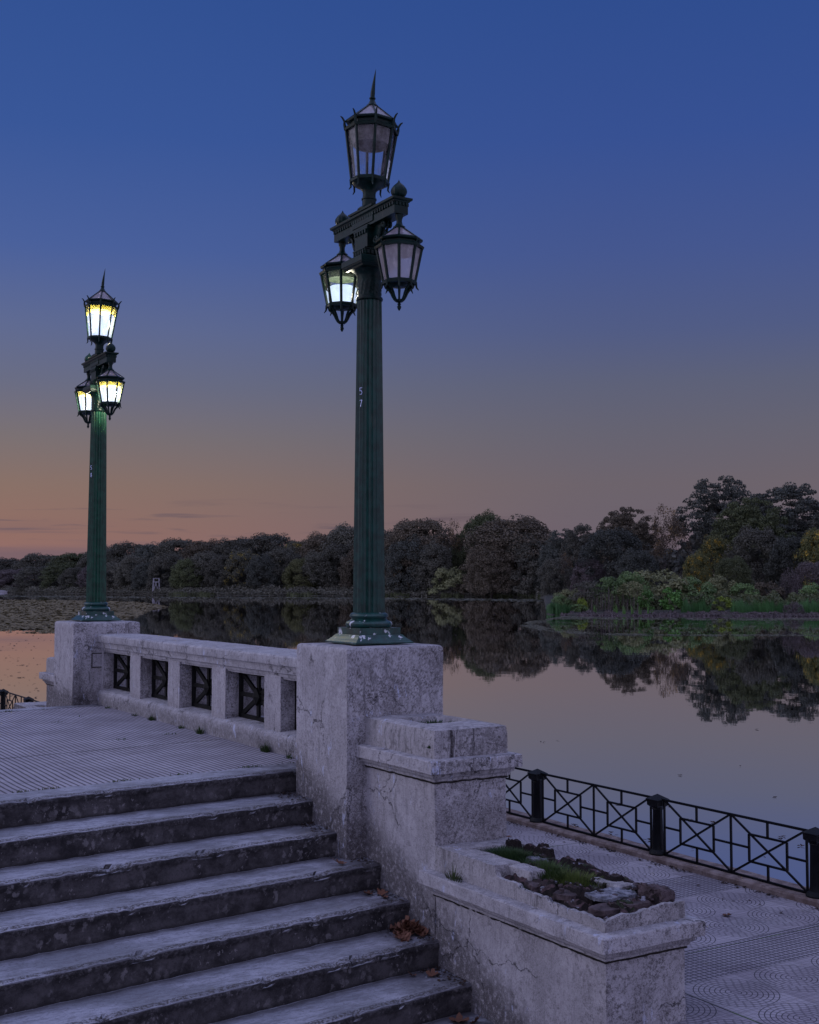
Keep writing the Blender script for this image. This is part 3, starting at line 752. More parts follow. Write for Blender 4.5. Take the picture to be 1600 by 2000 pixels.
# stair side walls: stepped blocks with cornice and broken planter caps
def side_block(y0, y1, dz, label, seed, zbot=-2.0, low=False, front=-1):
    o = thing('stair_wall', label, 'wall', (P0[0], P0[1], 0), TH, 'stepped walls beside the stairs')
    ym, yM = min(y0, y1), max(y0, y1)
    MB().stack((M1, M2, ym, yM), [(0, zbot), (0, .142 + dz)], .05, rnd=.006).roughen(.006, 4, seed, .0022).build('wall_body', M['plaster'], o, True, sharp=45)
    prof = [(.004, .130), (.006, .148), (.020, .151), (.021, .163), (.027, .172), (.040, .180), (.044, .192), (.044, .207), (.080, .210), (.083, .214), (.083, .25), (.083, .291), (.079, .298), (.05, .301), (0.0, .304)]
    MB().stack((M1, M2, ym, yM), [(a, z + dz) for a, z in prof], .03, rnd=.003).roughen(.0035, 5, seed + 4, .0018).build('cornice', M['plaster'], o, True, sharp=28)
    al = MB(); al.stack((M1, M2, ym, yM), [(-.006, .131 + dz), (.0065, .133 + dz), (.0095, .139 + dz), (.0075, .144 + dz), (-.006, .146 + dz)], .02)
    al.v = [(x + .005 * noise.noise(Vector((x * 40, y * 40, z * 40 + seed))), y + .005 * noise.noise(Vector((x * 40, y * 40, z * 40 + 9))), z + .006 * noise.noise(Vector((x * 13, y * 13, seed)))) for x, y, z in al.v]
    al.build('dark_line', M['soil'], o, True, sharp=None)  # thin dark uneven strip along the foot of the cornice
    return o
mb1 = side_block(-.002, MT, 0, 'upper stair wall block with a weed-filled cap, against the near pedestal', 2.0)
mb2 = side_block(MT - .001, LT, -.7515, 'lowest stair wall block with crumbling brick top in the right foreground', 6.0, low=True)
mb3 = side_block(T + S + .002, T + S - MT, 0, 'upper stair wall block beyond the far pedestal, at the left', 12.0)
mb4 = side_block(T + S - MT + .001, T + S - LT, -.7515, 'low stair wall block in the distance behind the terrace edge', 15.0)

def cap_ring(parent, y0, y1, zb, h, pit, seed, mat_=None):
    """hollow cap: outer box with a rectangular pit (w0,w1,t0,t1)"""
    x0, x1 = M1 - .001, M2 + .001
    cell = .035
    nx = int((x1 - x0) / cell); ny = int((y1 - y0) / cell)
    g = {}; vs = []; fs = []
    def idx(i, j):
        if (i, j) not in g:
            x = x0 + (x1 - x0) * i / nx; y = y0 + (y1 - y0) * j / ny
            inside = pit[0] < x < pit[1] and pit[2] < y < pit[3]
            z = zb + h - (.075 if inside else 0)
            if i in (0, nx) or j in (0, ny): z -= .012
            g[i, j] = len(vs); vs.append((x, y, z))
        return g[i, j]
    for i in range(nx):
        for j in range(ny): fs.append((idx(i, j), idx(i + 1, j), idx(i + 1, j + 1), idx(i, j + 1)))
    ring = [(i, 0) for i in range(nx)] + [(nx, j) for j in range(ny)] + [(nx - i, ny) for i in range(nx)] + [(0, ny - j) for j in range(ny)]
    L = 4; rows = [[idx(i, j) for i, j in ring]]
    for l in range(1, L + 1):
        row = []
        for (i, j) in ring:
            x, y, z = vs[idx(i, j)]
            fx = (-.006 if i == 0 else (.006 if i == nx else 0)); fy = (-.006 if j == 0 else (.006 if j == ny else 0))
            row.append(len(vs)); vs.append((x + fx, y + fy, zb + (z - zb) * (1 - l / L)))
        rows.append(row)
    m_ = len(ring)
    for a, b in zip(rows, rows[1:]):
        for k in range(m_): fs.append((a[k], b[k], b[(k + 1) % m_], a[(k + 1) % m_]))
    mbx = MB(); mbx.add(vs, fs); mbx.roughen(.005, 6, seed, .002)
    return mbx.build('cap', mat_ or M['plaster_dirty'], parent, True, sharp=45)
cap_ring(mb1, MT, -.003, .300, .205, (.33, .66, -.62, -.22), 3)
cap_ring(mb3, T + S + .003, T + S - MT, .300, .205, (.33, .66, T + S + .25, T + S + .6), 8)
cap_ring(mb4, T + S - MT + .003, T + S - LT, -.4515, .19, (.33, .62, T + S - MT + .2, T + S - MT + 1.2), 8)
# broken cap of the lowest block: ragged stucco shell round brick rubble
def ragged(parent):
    zb = -.452
    x0, x1, y0, y1 = M1 - .001, M2 + .001, LT, MT - .003
    def H(x, y):      # height of the surviving stucco
        s = (y - y0) / (y1 - y0)
        n1 = noise.noise(Vector((x * 9, y * 9, 2))) * .5 + noise.noise(Vector((x * 23, y * 23, 5))) * .35
        left = x < x0 + .02
        if left: h = .168 if s > .60 else (.105 if s > .46 else (.085 if s > .3 else .07))
        elif y < y0 + .02: h = .075 + .05 * (x - x0)
        else: h = .168 if s > .78 else .03
        amp = .002 if h > .16 else .035
        return max(.015, h + n1 * amp)
    m_ = MB(); th = .04
    # outer shell, swept round left, front, right
    path = []
    c = .022
    y = y1
    while y > y0: path.append((x0, y, 1, 0)); y -= c
    x = x0
    while x < x1: path.append((x, y0, 0, 1)); x += c
    y = y0
    while y < y1: path.append((x1, y, -1, 0)); y += c
    vs = []; fs = []; L = 4
    for (x, y, nx, ny) in path:
        h = H(x, y)
        if x == x0 and y <= y0 + c: nx, ny = 1, 1
        for l in range(L + 1): vs.append((x - nx * .0 , y, zb + h * l / L))
        vs.append((x + nx * th * .5, y + ny * th * .5, zb + h + .003)); vs.append((x + nx * th, y + ny * th, zb + h - .006)); vs.append((x + nx * th, y + ny * th, zb - .02))
    k = L + 4
    for i in range(len(path) - 1):
        for j in range(k - 1): fs.append((i * k + j, (i + 1) * k + j, (i + 1) * k + j + 1, i * k + j + 1))
    m_.add(vs, fs); m_.roughen(.004, 8, 1, .002)
    m_.build('stucco_shell', M['plaster_dirty'], parent, True, sharp=45)
    # intact slab of the cap beside the upper block
    sl_ = MB(); sl_.stack((x0 + .03, x1 - .03, MT - .19, MT - .01), [(0, zb), (0, zb + .158), (-.006, zb + .166)], .035).roughen(.005, 6, 4, .002)
    sl_.stack((x0 + .03, x0 + .21, MT - .70, MT - .188), [(0, zb), (0, zb + .155), (-.006, zb + .164)], .035).roughen(.004, 7, 6, .002)
    sl_.stack((x0 + .115, x0 + .235, MT - .93, MT - .70), [(0, zb), (0, zb + .150), (-.006, zb + .157)], .03).roughen(.004, 8, 2, .002)
    sl_.stack((x0 + .40, x0 + .56, y0 + .36, y0 + .62), [(0, zb), (.0, zb + .128), (-.012, zb + .137)], .025).roughen(.006, 9, 8, .003)
    sl_.build('mortar_slab', M['plaster_dirty'], parent, True, sharp=45)
    # bed of crumbled masonry
    sb = MB(); NX, NY = 56, 150; vs = []; fs = []
    for j in range(NY + 1):
        for i in range(NX + 1):
            x = x0 + .03 + (x1 - x0 - .06) * i / NX; y = y0 + .03 + (y1 - y0 - .06) * j / NY; s = j / NY
            cellv = noise.cell(Vector((x * 9 + .35 * noise.noise(Vector((x * 14, y * 14, 1))), y * 7 + .35 * noise.noise(Vector((x * 14, y * 14, 6))), 3)))
            cell2 = noise.cell(Vector((x * 24 + .4 * noise.noise(Vector((x * 30, y * 30, 1))), y * 21, 8)))
            edge = min((x - x0) / .12, (x1 - x) / .05, (y - y0) / .12, 1)
            h = .078 + .045 * min(1, s * 1.4) + .040 * cellv + .014 * cell2 + .012 * noise.noise(Vector((x * 40, y * 40, 9))) + (.045 if x > x1 - .14 else 0)
            if s > .62 and x < x1 - .16: h -= .03
            vs.append((x, y, zb + h * (.35 + .65 * max(0, edge))))
    for j in range(NY):
        for i in range(NX): fs.append((j * (NX + 1) + i, j * (NX + 1) + i + 1, (j + 1) * (NX + 1) + i + 1, (j + 1) * (NX + 1) + i))
    sb.add(vs, fs); sb.build('rubble_fill', M['rubble'], parent, True, sharp=40)
    # rubble: flat broken bricks
    def brick(cx, cy, z, lx, ly, lz, rot, m, tilt=0.0, amp=.014, seed=0):
        b = MB(); b.stack((-lx / 2, lx / 2, -ly / 2, ly / 2), [(0, -lz / 2), (0, lz * .42), (-.004, lz / 2)], .014, bottom=True)
        kq = [rng.uniform(.62, 1.0) for _ in range(4)]; sk = rng.uniform(-.25, .25)
        def warp(px_, py_, pz_):
            u_ = px_ / lx + .5; v_ = py_ / ly + .5
            top = (kq[0] * (1 - u_) * (1 - v_) + kq[1] * u_ * (1 - v_) + kq[2] * u_ * v_ + kq[3] * (1 - u_) * v_)
            cut = 1 - .35 * max(0, abs(px_ / lx) + abs(py_ / ly) - .62)
            return (px_ * cut + sk * py_ * .5, py_ * cut, pz_ * top)
        b.v = [warp(*q_) for q_ in b.v]
        b.roughen(amp * .35, 9, seed, amp * .22); b.roughen(amp * .12, 60, seed, amp * .08)
        return b.build('broken_brick' if m is M['brick'] else 'mortar_lump', m, parent, False, loc=(cx, cy, z), rot=(tilt, tilt * .5, rot))
    rng = random.Random(4)
    B_, K = M['brick'], M['mortar']
    # front end of the wall: pale mortar bed on a brick course, dark lump at the right corner
    brick(.31, y0 + .15, zb + 0.080, .22, .13, .05, .08, B_, .03, seed=1)
    brick(.49, y0 + .13, zb + 0.087, .17, .12, .05, -.06, B_, .02, seed=21)
    brick(.46, y0 + .30, zb + 0.114, .30, .19, .028, .12, K, .04, .03, seed=3)
    brick(.675, y0 + .15, zb + 0.117, .12, .20, .10, .15, B_, .08, .05, seed=4)
    brick(.715, y0 + .46, zb + 0.107, .07, .30, .07, .0, B_, .0, .03, seed=5)
    brick(.72, y0 + .82, zb + 0.107, .06, .34, .07, .03, B_, .0, .03, seed=6)
    brick(.29, y0 + .50, zb + 0.090, .13, .15, .04, .3, B_, -.05, seed=8)
    brick(.26, y0 + .78, zb + 0.092, .10, .14, .04, -.2, B_, .05, .03, seed=9)
    brick(.60, y0 + 1.18, zb + 0.132, .10, .15, .03, .35, K, .10, .03, seed=12)
    for q in range(22):
        s = rng.uniform(.012, .042)
        brick(rng.uniform(.21, .73), y0 + rng.uniform(.06, 1.3), zb + .115 + rng.uniform(-.012, .015), s, s * rng.uniform(.7, 1.6), s * .6, rng.uniform(0, 3), rng.choice([B_, B_, K]), rng.uniform(-.4, .4), .010, seed=30 + q)
ragged(mb2)

# ------------------------------------------------------------------ small plants
def np_mesh(name, V, Fq, m):
    me = bpy.data.meshes.new(name)
    V = np.asarray(V, dtype=np.float32); Fq = np.asarray(Fq, dtype=np.int32); k = Fq.shape[1]
    me.vertices.add(len(V)); me.vertices.foreach_set('co', V.ravel())
    me.loops.add(Fq.size); me.loops.foreach_set('vertex_index', Fq.ravel())
    me.polygons.add(len(Fq)); me.polygons.foreach_set('loop_start', np.arange(0, Fq.size, k, dtype=np.int32))
    me.materials.append(m); me.update(calc_edges=True); me.validate(); return me
def blades(pts, hts, m, name, parent=None, width=.006, lean=.5, seed=0, seg=3, kind=None, frame=True, thin=1.0):
    rng = random.Random(seed); V = []; Fc = []
    for (x, y, z), h in zip(pts, hts):
        a = rng.uniform(0, 6.283); ln = rng.uniform(0, lean) * h; dxx, dyy = math.cos(a) * ln, math.sin(a) * ln
        b = a + rng.uniform(.8, 2.2); wx, wy = math.cos(b) * width / 2, math.sin(b) * width / 2
        o = len(V)
        for s_ in range(seg + 1):
            q = s_ / seg; k = (1 - q ** 1.5 * .96)
            V.append((x + dxx * q * q - wx * k, y + dyy * q * q - wy * k, z + h * (q - .18 * q * q * lean)))
            V.append((x + dxx * q * q + wx * k, y + dyy * q * q + wy * k, z + h * (q - .18 * q * q * lean)))
        for s_ in range(seg): Fc.append((o + 2 * s_, o + 2 * s_ + 1, o + 2 * s_ + 3, o + 2 * s_ + 2))
    me = np_mesh(name, V, Fc, m)
    return link(name, me, parent, **(FR if frame and parent is None else {}))
def tuft(n, cx, cy, rx, ry, z, hmin, hmax, m, name, label, cat='grass', seed=0, width=.005, lean=.7, kind='stuff', group=None):
    rng = random.Random(seed); P = []; H = []
    for _ in range(n):
        a = rng.uniform(0, 6.283); r = rng.random() ** .6
        P.append((cx + rx * r * math.cos(a), cy + ry * r * math.sin(a), z)); H.append(rng.uniform(hmin, hmax) * (1.2 - .5 * r))
    o = blades(P, H, m, name, None, width, lean, seed)
    return tag(o, label, cat, group, kind)
zb = -.452
tuft(2600, .50, MT - .42, .20, .30, zb + .115, .03, .085, M['moss'], 'grass', 'dark weedy grass filling the back of the broken wall top', seed=1, width=.007, lean=1.2)
tuft(1100, .46, MT - .84, .15, .24, zb + .115, .03, .09, M['grass'], 'grass', 'green grass tuft in the middle of the broken wall top', seed=2, lean=1.0)
tuft(900, .48, MT - 1.12, .15, .22, zb + .110, .02, .085, M['grass_bright'], 'grass', 'yellow-green grass tuft near the front of the broken wall top', seed=3, lean=1.1)
tuft(200, .70, MT - .35, .05, .4, zb + .12, .02, .05, M['moss'], 'moss', 'dark moss along the water side of the broken wall top', seed=4, width=.008, lean=1.2)
tuft(90, .125, MT - .30, .028, .09, zb + .002, .02, .09, M['grass'], 'grass_tuft', 'small weed growing on the cornice ledge of the lowest wall block', seed=5, kind=None, lean=1.2)
tuft(16, .115, MT - .30, .02, .03, zb + .002, .10, .17, M['grass'], 'grass_tuft', 'thin long-bladed weed sprouting from the cornice ledge', seed=6, kind=None, lean=.8, width=.004)
tuft(70, .19, MT - .95, .03, .08, zb + .07, .02, .05, M['moss'], 'moss', 'patch of moss where the stucco edge broke away', seed=7, width=.007, lean=1.2)
tuft(260, .50, -.42, .14, .15, .445, .02, .08, M['moss'], 'weeds', 'weeds growing in the pit of the upper wall block', seed=8, width=.010, lean=1.0)
tuft(30, .155, MT + .06, .012, .02, .37, .01, .04, M['moss'], 'moss_spot', 'dark moss spot on the corner of the upper cap', seed=9, width=.01, lean=1.2, kind=None)
for k, (y, n_, r_, h_) in enumerate([(5.05, 70, .06, .10), (4.15, 40, .06, .05), (3.62, 80, .07, .10), (2.05, 110, .07, .13), (5.6, 30, .05, .05), (1.55, 30, .07, .05), (6.6, 30, .05, .05)]):
    lab = ['grass tuft at the foot of the balustrade below its second pier from the left', 'low weed at the balustrade foot left of the middle', 'green tuft at the balustrade foot right of the middle', 'largest grass tuft at the balustrade foot near the near pedestal',
           'tiny weed at the far end of the balustrade foot', 'tiny weed at the near end of the balustrade foot', 'weed in the corner of the far pedestal and the balustrade'][k]
    tuft(n_, .275, y, .035, r_, .0, h_ * .3, h_, M['grass'], 'grass_tuft', lab, seed=20 + k, kind=None, group='weeds along the balustrade foot', lean=.9, width=.007)
# weeds in terrace joints
rng = random.Random(8); P = []; H = []
for k in range(26):
    w_ = rng.uniform(-3.5, .2); y = rng.choice([edge_near(w_) + BORDER, edge_far(w_) - .28, rng.uniform(2, 6)]) ; nn = rng.randint(8, 40)
    for _ in range(nn): P.append((w_ + rng.gauss(0, .04), y + rng.gauss(0, .012), 0.0)); H.append(rng.uniform(.008, .03))
tag(blades(P, H, M['grass'], 'joint_weeds', None, .006, 1.2, 3), 'tiny weeds sprouting in the terrace joints', 'weeds', None, 'stuff')

# dead leaves
def leaf_shape(s, seed, curl=.3):
    rng = random.Random(seed); pts = []
    lobes = 5; n = 30
    for k in range(n):
        a = 2 * math.pi * k / n; r = s * (.55 + .45 * abs(math.cos(lobes * a / 2)) ** .6) * rng.uniform(.85, 1.1)
        x, y = r * math.cos(a), r * math.sin(a)
        pts.append((x, y, curl * (x * x + .5 * y * y) / s + rng.uniform(-.004, .004)))
    m_ = MB(); m_.add([(0, 0, 0)] + pts, [(0, 1 + k, 1 + (k + 1) % n) for k in range(n)])
    m_.add([(p[0], p[1], p[2] - .0015) for p in [(0, 0, 0)] + pts], [(0, 1 + (k + 1) % n, 1 + k) for k in range(n)])
    m_.tube([(-s * .5, 0, .004), (-s, 0, .01), (-s * 1.5, s * .1, .02)], [.0015, .0012, .001], 5)
    return m_
def zstep(y, w_):
    i = max(0, math.ceil((TR0 + SKEW * min(w_, 0) - y) / TREAD)); return -i * RISE
leafs = [(-.12, -.12, .055, 'curled brown leaf on the step below the near pedestal'), (-.02, -.35, .045, 'pale brown leaf beside the wall on the fourth step'), (.07, -.40, .05, 'folded leaf against the wall on the fourth step'), (.03, -.50, .035, 'small leaf at the wall on the fourth step'),
         (.02, -1.16, .055, 'large brown leaf on the sixth step by the wall'), (-.10, -1.10, .03, 'small dark leaf on the sixth step'), (-.03, -1.55, .085, 'big brown leaf at the bottom edge beside the wall'), (.06, -1.60, .06, 'upright leaf leaning on the wall at the bottom edge')]
for k, (w_, y, s, lab) in enumerate(leafs):
    o = leaf_shape(s * .8, k, .5).build('dry_leaf', M['dry'], None, True, sharp=None, loc=LW(y, w_, zstep(y, w_) + .012), rot=(.25 * math.sin(k * 2.1), .3 * math.cos(k * 1.3) + (1.0 if k == 7 else 0), k * 1.3))
    tag(o, lab, 'leaf', 'dead leaves on the steps')
o = leaf_shape(.05, 30, .2).build('dry_leaf', M['dry'], None, True, sharp=None, loc=LW(2.0, 2.9, QZ + .012), rot=(0, .1, 1)); tag(o, 'pale dead leaf on the promenade near the first fence post', 'leaf')
o = leaf_shape(.04, 31, .2).build('dry_leaf', M['dry'], None, True, sharp=None, loc=LW(-1.25, 2.62, QZ + .010), rot=(0, .1, 2)); tag(o, 'small pale leaf on the fan tiles at the right', 'leaf')
rng = random.Random(12); pile = MB()
for k in range(46):
    mm = leaf_shape(rng.uniform(.03, .055), 40 + k, .8)
    q = Matrix.Translation(Vector((.05 + rng.gauss(0, .06), -.80 + rng.gauss(0, .05), -4 * RISE - RISE * .0 + .0))) @ Matrix.Rotation(rng.uniform(0, 6), 4, 'Z') @ Matrix.Rotation(rng.uniform(-.9, .9), 4, 'X')
    hh = max(0, .10 - 1.1 * math.hypot(q.translation.x - .05, q.translation.y + .80)) * rng.random() + .015
    q = Matrix.Translation(Vector((0, 0, hh))) @ q
    mm.v = [tuple(q @ Vector(p)) for p in mm.v]; pile.add(mm.v, mm.f)
PILE_Z = zstep(-.80, 0)
pile.v = [(x, y, z + 4 * RISE + PILE_Z) for x, y, z in pile.v]
tag(pile.build('leaf_pile', M['dry'], None, True, sharp=None, **FR), 'heap of curled red-brown leaves in the step corner by the wall', 'leaf pile', None, 'stuff')
# grit and debris in step corners and under the fence
def scatter(name, label, pts, smin, smax, m, seed, cat, frame=True):
    rng = random.Random(seed); V = []; Fc = []
    for (x, y, z) in pts:
        s = rng.uniform(smin, smax); a = rng.uniform(0, 6.28); o = len(V); e = rng.uniform(.4, 1)
        c, d = math.cos(a) * s, math.sin(a) * s
        V += [(x - c, y - d, z), (x + d * e, y - c * e, z + rng.uniform(0, s * .7)), (x + c, y + d, z + rng.uniform(0, s * .5)), (x - d * e, y + c * e, z + rng.uniform(0, s * .7))]
        Fc.append((o, o + 1, o + 2, o + 3))
    o = link(name, np_mesh(name, V, Fc, m), None, **(FR if frame else {})); return tag(o, label, cat, None, 'stuff')
P = []
rng = random.Random(3)
for i in range(1, 7):
    wl = -.01 if i < 3 else M1 - .01
    for _ in range(110):
        q = abs(rng.gauss(0, .09)); y = TR0 - (i - 1) * TREAD - rng.random() ** 1.7 * TREAD; P.append((wl - q, y - .01, -i * RISE + .004))
scatter('grit', 'grit and crumbs gathered at the wall end of the steps', P, .003, .010, M['mortar'], 5, 'debris')
P = [(p[0] + rng.gauss(0, .02), p[1], p[2]) for p in P if rng.random() < .9]
scatter('debris', 'dark rotten leaf crumbs at the wall end of the steps', P, .005, .016, M['litter'], 6, 'debris')
P = []
for _ in range(900):
    y = rng.uniform(-4, 9); c = noise.noise(Vector((y * 2.1, 0, 0))); 
    if c > -.15 + rng.uniform(-.2, .3): P.append((3.41 - abs(rng.gauss(0, .035)), y, QZ + .004))
for _ in range(70): P.append((3.4 - abs(rng.gauss(0, .3)), rng.uniform(-3, 6), QZ + .004))
scatter('leaf_litter', 'dark rotting leaves and moss along the foot of the quay curb', P, .006, .022, M['litter'], 7, 'leaf litter')
P = []
for _ in range(260): P.append((rng.uniform(-4, .1), rng.uniform(-1.8, 6.5), 0.0))
P = [(x, y, (zstep(y, x) if y < edge_near(x) else 0) + .003) for x, y, z in P]
scatter('crumbs', 'pale crumbs scattered over the terrace and steps', P, .002, .006, M['white'], 9, 'debris')

# ------------------------------------------------------------------ quay fence
FZ = QZ + .05
FT0, FSP = .487, 1.825
def fence(name, label, x, ys):
    o = thing(name, label, 'fence', (P0[0], P0[1], 0), TH, 'iron fences along the quay')
    for y in ys:
        p = MB(); fl = lambda a, z: 1 - .05 * abs(math.cos(8 * a)) if FZ + .06 < z < FZ + .41 else 1
        p.lathe([(.082, FZ), (.085, FZ + .012), (.074, FZ + .03), (.058, FZ + .045), (.055, FZ + .065), (.053, FZ + .09), (.046, FZ + .40), (.05, FZ + .412), (.046, FZ + .42), (.055, FZ + .44)], 48, fl, x, y)
        p.stack((x - .05, x + .05, y - .05, y + .05), [(-.012, FZ + .42), (.018, FZ + .447), (.020, FZ + .49), (.027, FZ + .495), (.027, FZ + .503), (-.05, FZ + .549)], 9)
        p.build('post', M['fence_iron'], o, True, sharp=30)
    for y in ys[:-1]:
        q = MB(); a, b = y + .09, y + FSP - .09; z0, z1 = FZ + .012, FZ + .505; m_ = (a + b) / 2; W = .017
        def B(p, r, w_=W): q.bar((x, p[0], p[1]), (x, r[0], r[1]), .016, w_)
        B((y + .03, z1), (y + FSP - .03, z1), .02); B((y + .03, z0), (y + FSP - .03, z0), .02)
        for yy in (a, m_, b): B((yy, z0), (yy, z1))
        for c, d in ((a, m_), (m_, b)):
            i0, i1 = c + (d - c) * .25, c + (d - c) * .75; k0, k1 = z0 + (z1 - z0) * .27, z0 + (z1 - z0) * .73; mm = (c + d) / 2; zm = (z0 + z1) / 2
            for p_, r_ in [((i0, k0), (i1, k0)), ((i0, k1), (i1, k1)), ((i0, k0), (i0, k1)), ((i1, k0), (i1, k1)), ((mm, k1), (mm, z1)), ((mm, z0), (mm, k0)), ((c, zm), (i0, zm)), ((i1, zm), (d, zm))]: B(p_, r_)
            q.bar((x + .002, c, z0), (x + .002, d, z1), .012, W); q.bar((x - .002, c, z1), (x - .002, d, z0), .012, W)
        q.build('panel', M['fence_iron'], o)
    return o
fence('quay_fence', 'black iron quay fence of crossed panels right of the stairs', 3.5205, [FT0 + FSP * k for k in range(-3, 7)])
fence('quay_fence', 'stretch of black iron fence at the left edge beyond the far pedestal', 1.10, [11.76 + FSP * k for k in range(0, 9)])

# ------------------------------------------------------------------ lamp posts
def octa(r, z, ph): return [(r * math.cos(ph + k * math.pi / 4), r * math.sin(ph + k * math.pi / 4), z) for k in range(8)]
def octstack(mb, prof, ph, caps=True): mb.lathe(prof, 8, None, 0, 0, ph, caps)
def lantern(parent, loc, kind, lit, ph, tilt=(0, 0)):
    """kind 'top' stands on a neck, kind 'hang' hangs below the arm; loc = centre of the body's bottom ring"""
    k = 1.0 if kind == 'top' else .80
    zc = (.408 if kind == 'top' else .262)          # body height
    rb, rt = (.150, .208) if kind == 'top' else (.123, .176)
    f = MB()
    # bottom ring and crown ring
    octstack(f, [(rb - .012, -.024), (rb + .012, -.022), (rb + .014, -.004), (rb + .006, .008), (rb - .014, .010), (rb - .014, -.02)], ph, False)
    octstack(f, [(rt - .02, zc - .004), (rt + .014, zc - .006), (rt + .020, zc + .012), (rt + .008, zc + .022), (rt - .020, zc + .024), (rt - .024, zc)], ph, False)
    ez = zc + (.075 if kind == 'top' else .062)
    octstack(f, [(rt - .022, zc + .018), (rt - .020, ez - .02), (rt + .004, ez - .012), (rt + .010, ez), (rt + .002, ez + .008), (rt - .012, ez + .006), (rt - .016, ez - .015)], ph, False)
    for i in range(8):
        a = ph + i * math.pi / 4; c, s = math.cos(a), math.sin(a)
        f.bar((rb * c, rb * s, 0), (rt * c, rt * s, zc), .017, .017)
        # little hooks at the bottom ring
        f.tube([((rb + .008) * c, (rb + .008) * s, -.002), ((rb + .010) * c, (rb + .010) * s, -.03), ((rb + .012) * c, (rb + .012) * s, -.045), ((rb + .028) * c, (rb + .028) * s, -.066)] if kind == 'hang' else
               [((rb + .008) * c, (rb + .008) * s, -.002), ((rb + .004) * c, (rb + .004) * s, -.045), ((rb + .002) * c, (rb + .002) * s, -.062), ((rb + .018) * c, (rb + .018) * s, -.085)], [.010, .009, .008, .003], 6)
        if kind == 'top':      # horns of the crown
            f.tube([((rt + .006) * c, (rt + .006) * s, zc + .0), ((rt + .014) * c, (rt + .014) * s, zc + .04), ((rt + .016) * c, (rt + .016) * s, zc + .07), ((rt + .034) * c, (rt + .034) * s, zc + .10), ((rt + .05) * c, (rt + .05) * s, zc + .112)], [.013, .013, .010, .008, .004], 6)
        elif i % 2 == 0:
            f.tube([((rt + .006) * c, (rt + .006) * s, zc), ((rt + .018) * c, (rt + .018) * s, zc + .026), ((rt + .034) * c, (rt + .034) * s, zc + .045)], [.008, .007, .003], 6)
    if kind == 'top':
        f.lathe([(.056, -.215), (.056, -.165), (.062, -.16), (.062, -.15), (.054, -.147), (.052, -.11), (.056, -.09), (.072, -.07), (.095, -.052), (.125, -.04), (.142, -.022), (.142, -.01)], 32)
    else:
        for i in range(8):
            a = ph + i * math.pi / 4; c, s = math.cos(a), math.sin(a)
            f.tube([(r_ * c, r_ * s, z_) for r_, z_ in [(rb - .006, -.015), (rb - .020, -.045), (.078, -.065), (.062, -.09), (.052, -.115), (.038, -.138), (.022, -.152)]], [.011, .012, .011, .010, .009, .009, .009], 6)
        f.lathe([(.004, -.225), (.012, -.212), (.017, -.195), (.010, -.182), (.015, -.176), (.013, -.170), (.008, -.165), (.020, -.16), (.034, -.15), (.036, -.142), (.020, -.135), (.004, -.13)], 14)
        f.lathe([(rb - .012, -.012), (.09, -.022), (.05, -.04), (.0, -.042)], 8, None, 0, 0, ph, False)
    lo = f.build('lantern', M['iron'], parent, True, sharp=30, loc=loc, rot=(tilt[0], tilt[1], 0))
    # roof bars and cap
    rf = MB(); rz = ez + (.150 if kind == 'top' else .105); rr = .036 if kind == 'top' else .030
    for i in range(8):
        a = ph + i * math.pi / 4; c, s = math.cos(a), math.sin(a)
        rf.bar(((rt + .004) * c, (rt + .004) * s, ez), (rr * c, rr * s, rz), .013, .013)
    if kind == 'top':
        rf.lathe([(.040, rz - .012), (.048, rz - .008), (.048, rz + .002), (.036, rz + .012), (.020, rz + .048), (.018, rz + .055), (.026, rz + .060), (.026, rz + .068), (.018, rz + .074), (.017, rz + .08)], 16)
        rf.tube([(.0, 0, rz + .074), (.001, 0, rz + .11), (.005, 0, rz + .16), (.011, 0, rz + .22), (.018, 0, rz + .28), (.023, 0, rz + .322)], [.018, .019, .015, .010, .005, .0006], 10)
    else:
        rf.lathe([(.034, rz - .010), (.046, rz - .006), (.048, rz + .004), (.036, rz + .012), (.026, rz + .026), (.022, rz + .045), (.023, rz + .065), (.030, rz + .08), (.032, rz + .10)], 20)
    rf.build('roof_frame', M['iron'], lo, True, sharp=30)
    g = MB(); a_ = octa(rb - .004, .006, ph); b_ = octa(rt - .006, zc - .002, ph)
    g.add(a_ + b_, [(i, (i + 1) % 8, 8 + (i + 1) % 8, 8 + i) for i in range(8)]); g.build('glass', M['glass_lit'] if lit else (M['glass_hang'] if kind == 'hang' else M['glass']), lo)
    g = MB(); a_ = octa(rt - .002, ez + .004, ph); b_ = octa(rr, rz, ph)
    g.add(a_ + b_, [(i, (i + 1) % 8, 8 + (i + 1) % 8, 8 + i) for i in range(8)]); g.build('roof_glass', M['roofglass'], lo)
    # reflector inside the head
    g = MB(); g.lathe([(rt - .03, zc + .005), (rt - .045, zc - .055), (.05, zc - .035), (.03, zc + .01)] if kind == 'top' else [(rt - .035, zc + .003), (rt - .05, zc - .045), (.04, zc - .03)], 24, None, 0, 0, 0, True)
    if kind == 'top' and not lit:
        g.lathe([(rt - .034, zc), (rt - .056, zc - .095), (rt - .060, zc - .112), (rt - .066, zc - .10), (rt - .044, zc)], 24, None, 0, 0, 0, False)
    g.build('reflector', M['green_reflector'] if lit == 'dim' else M['yellow_reflector'] if lit else M['reflector'], lo, True, sharp=40)
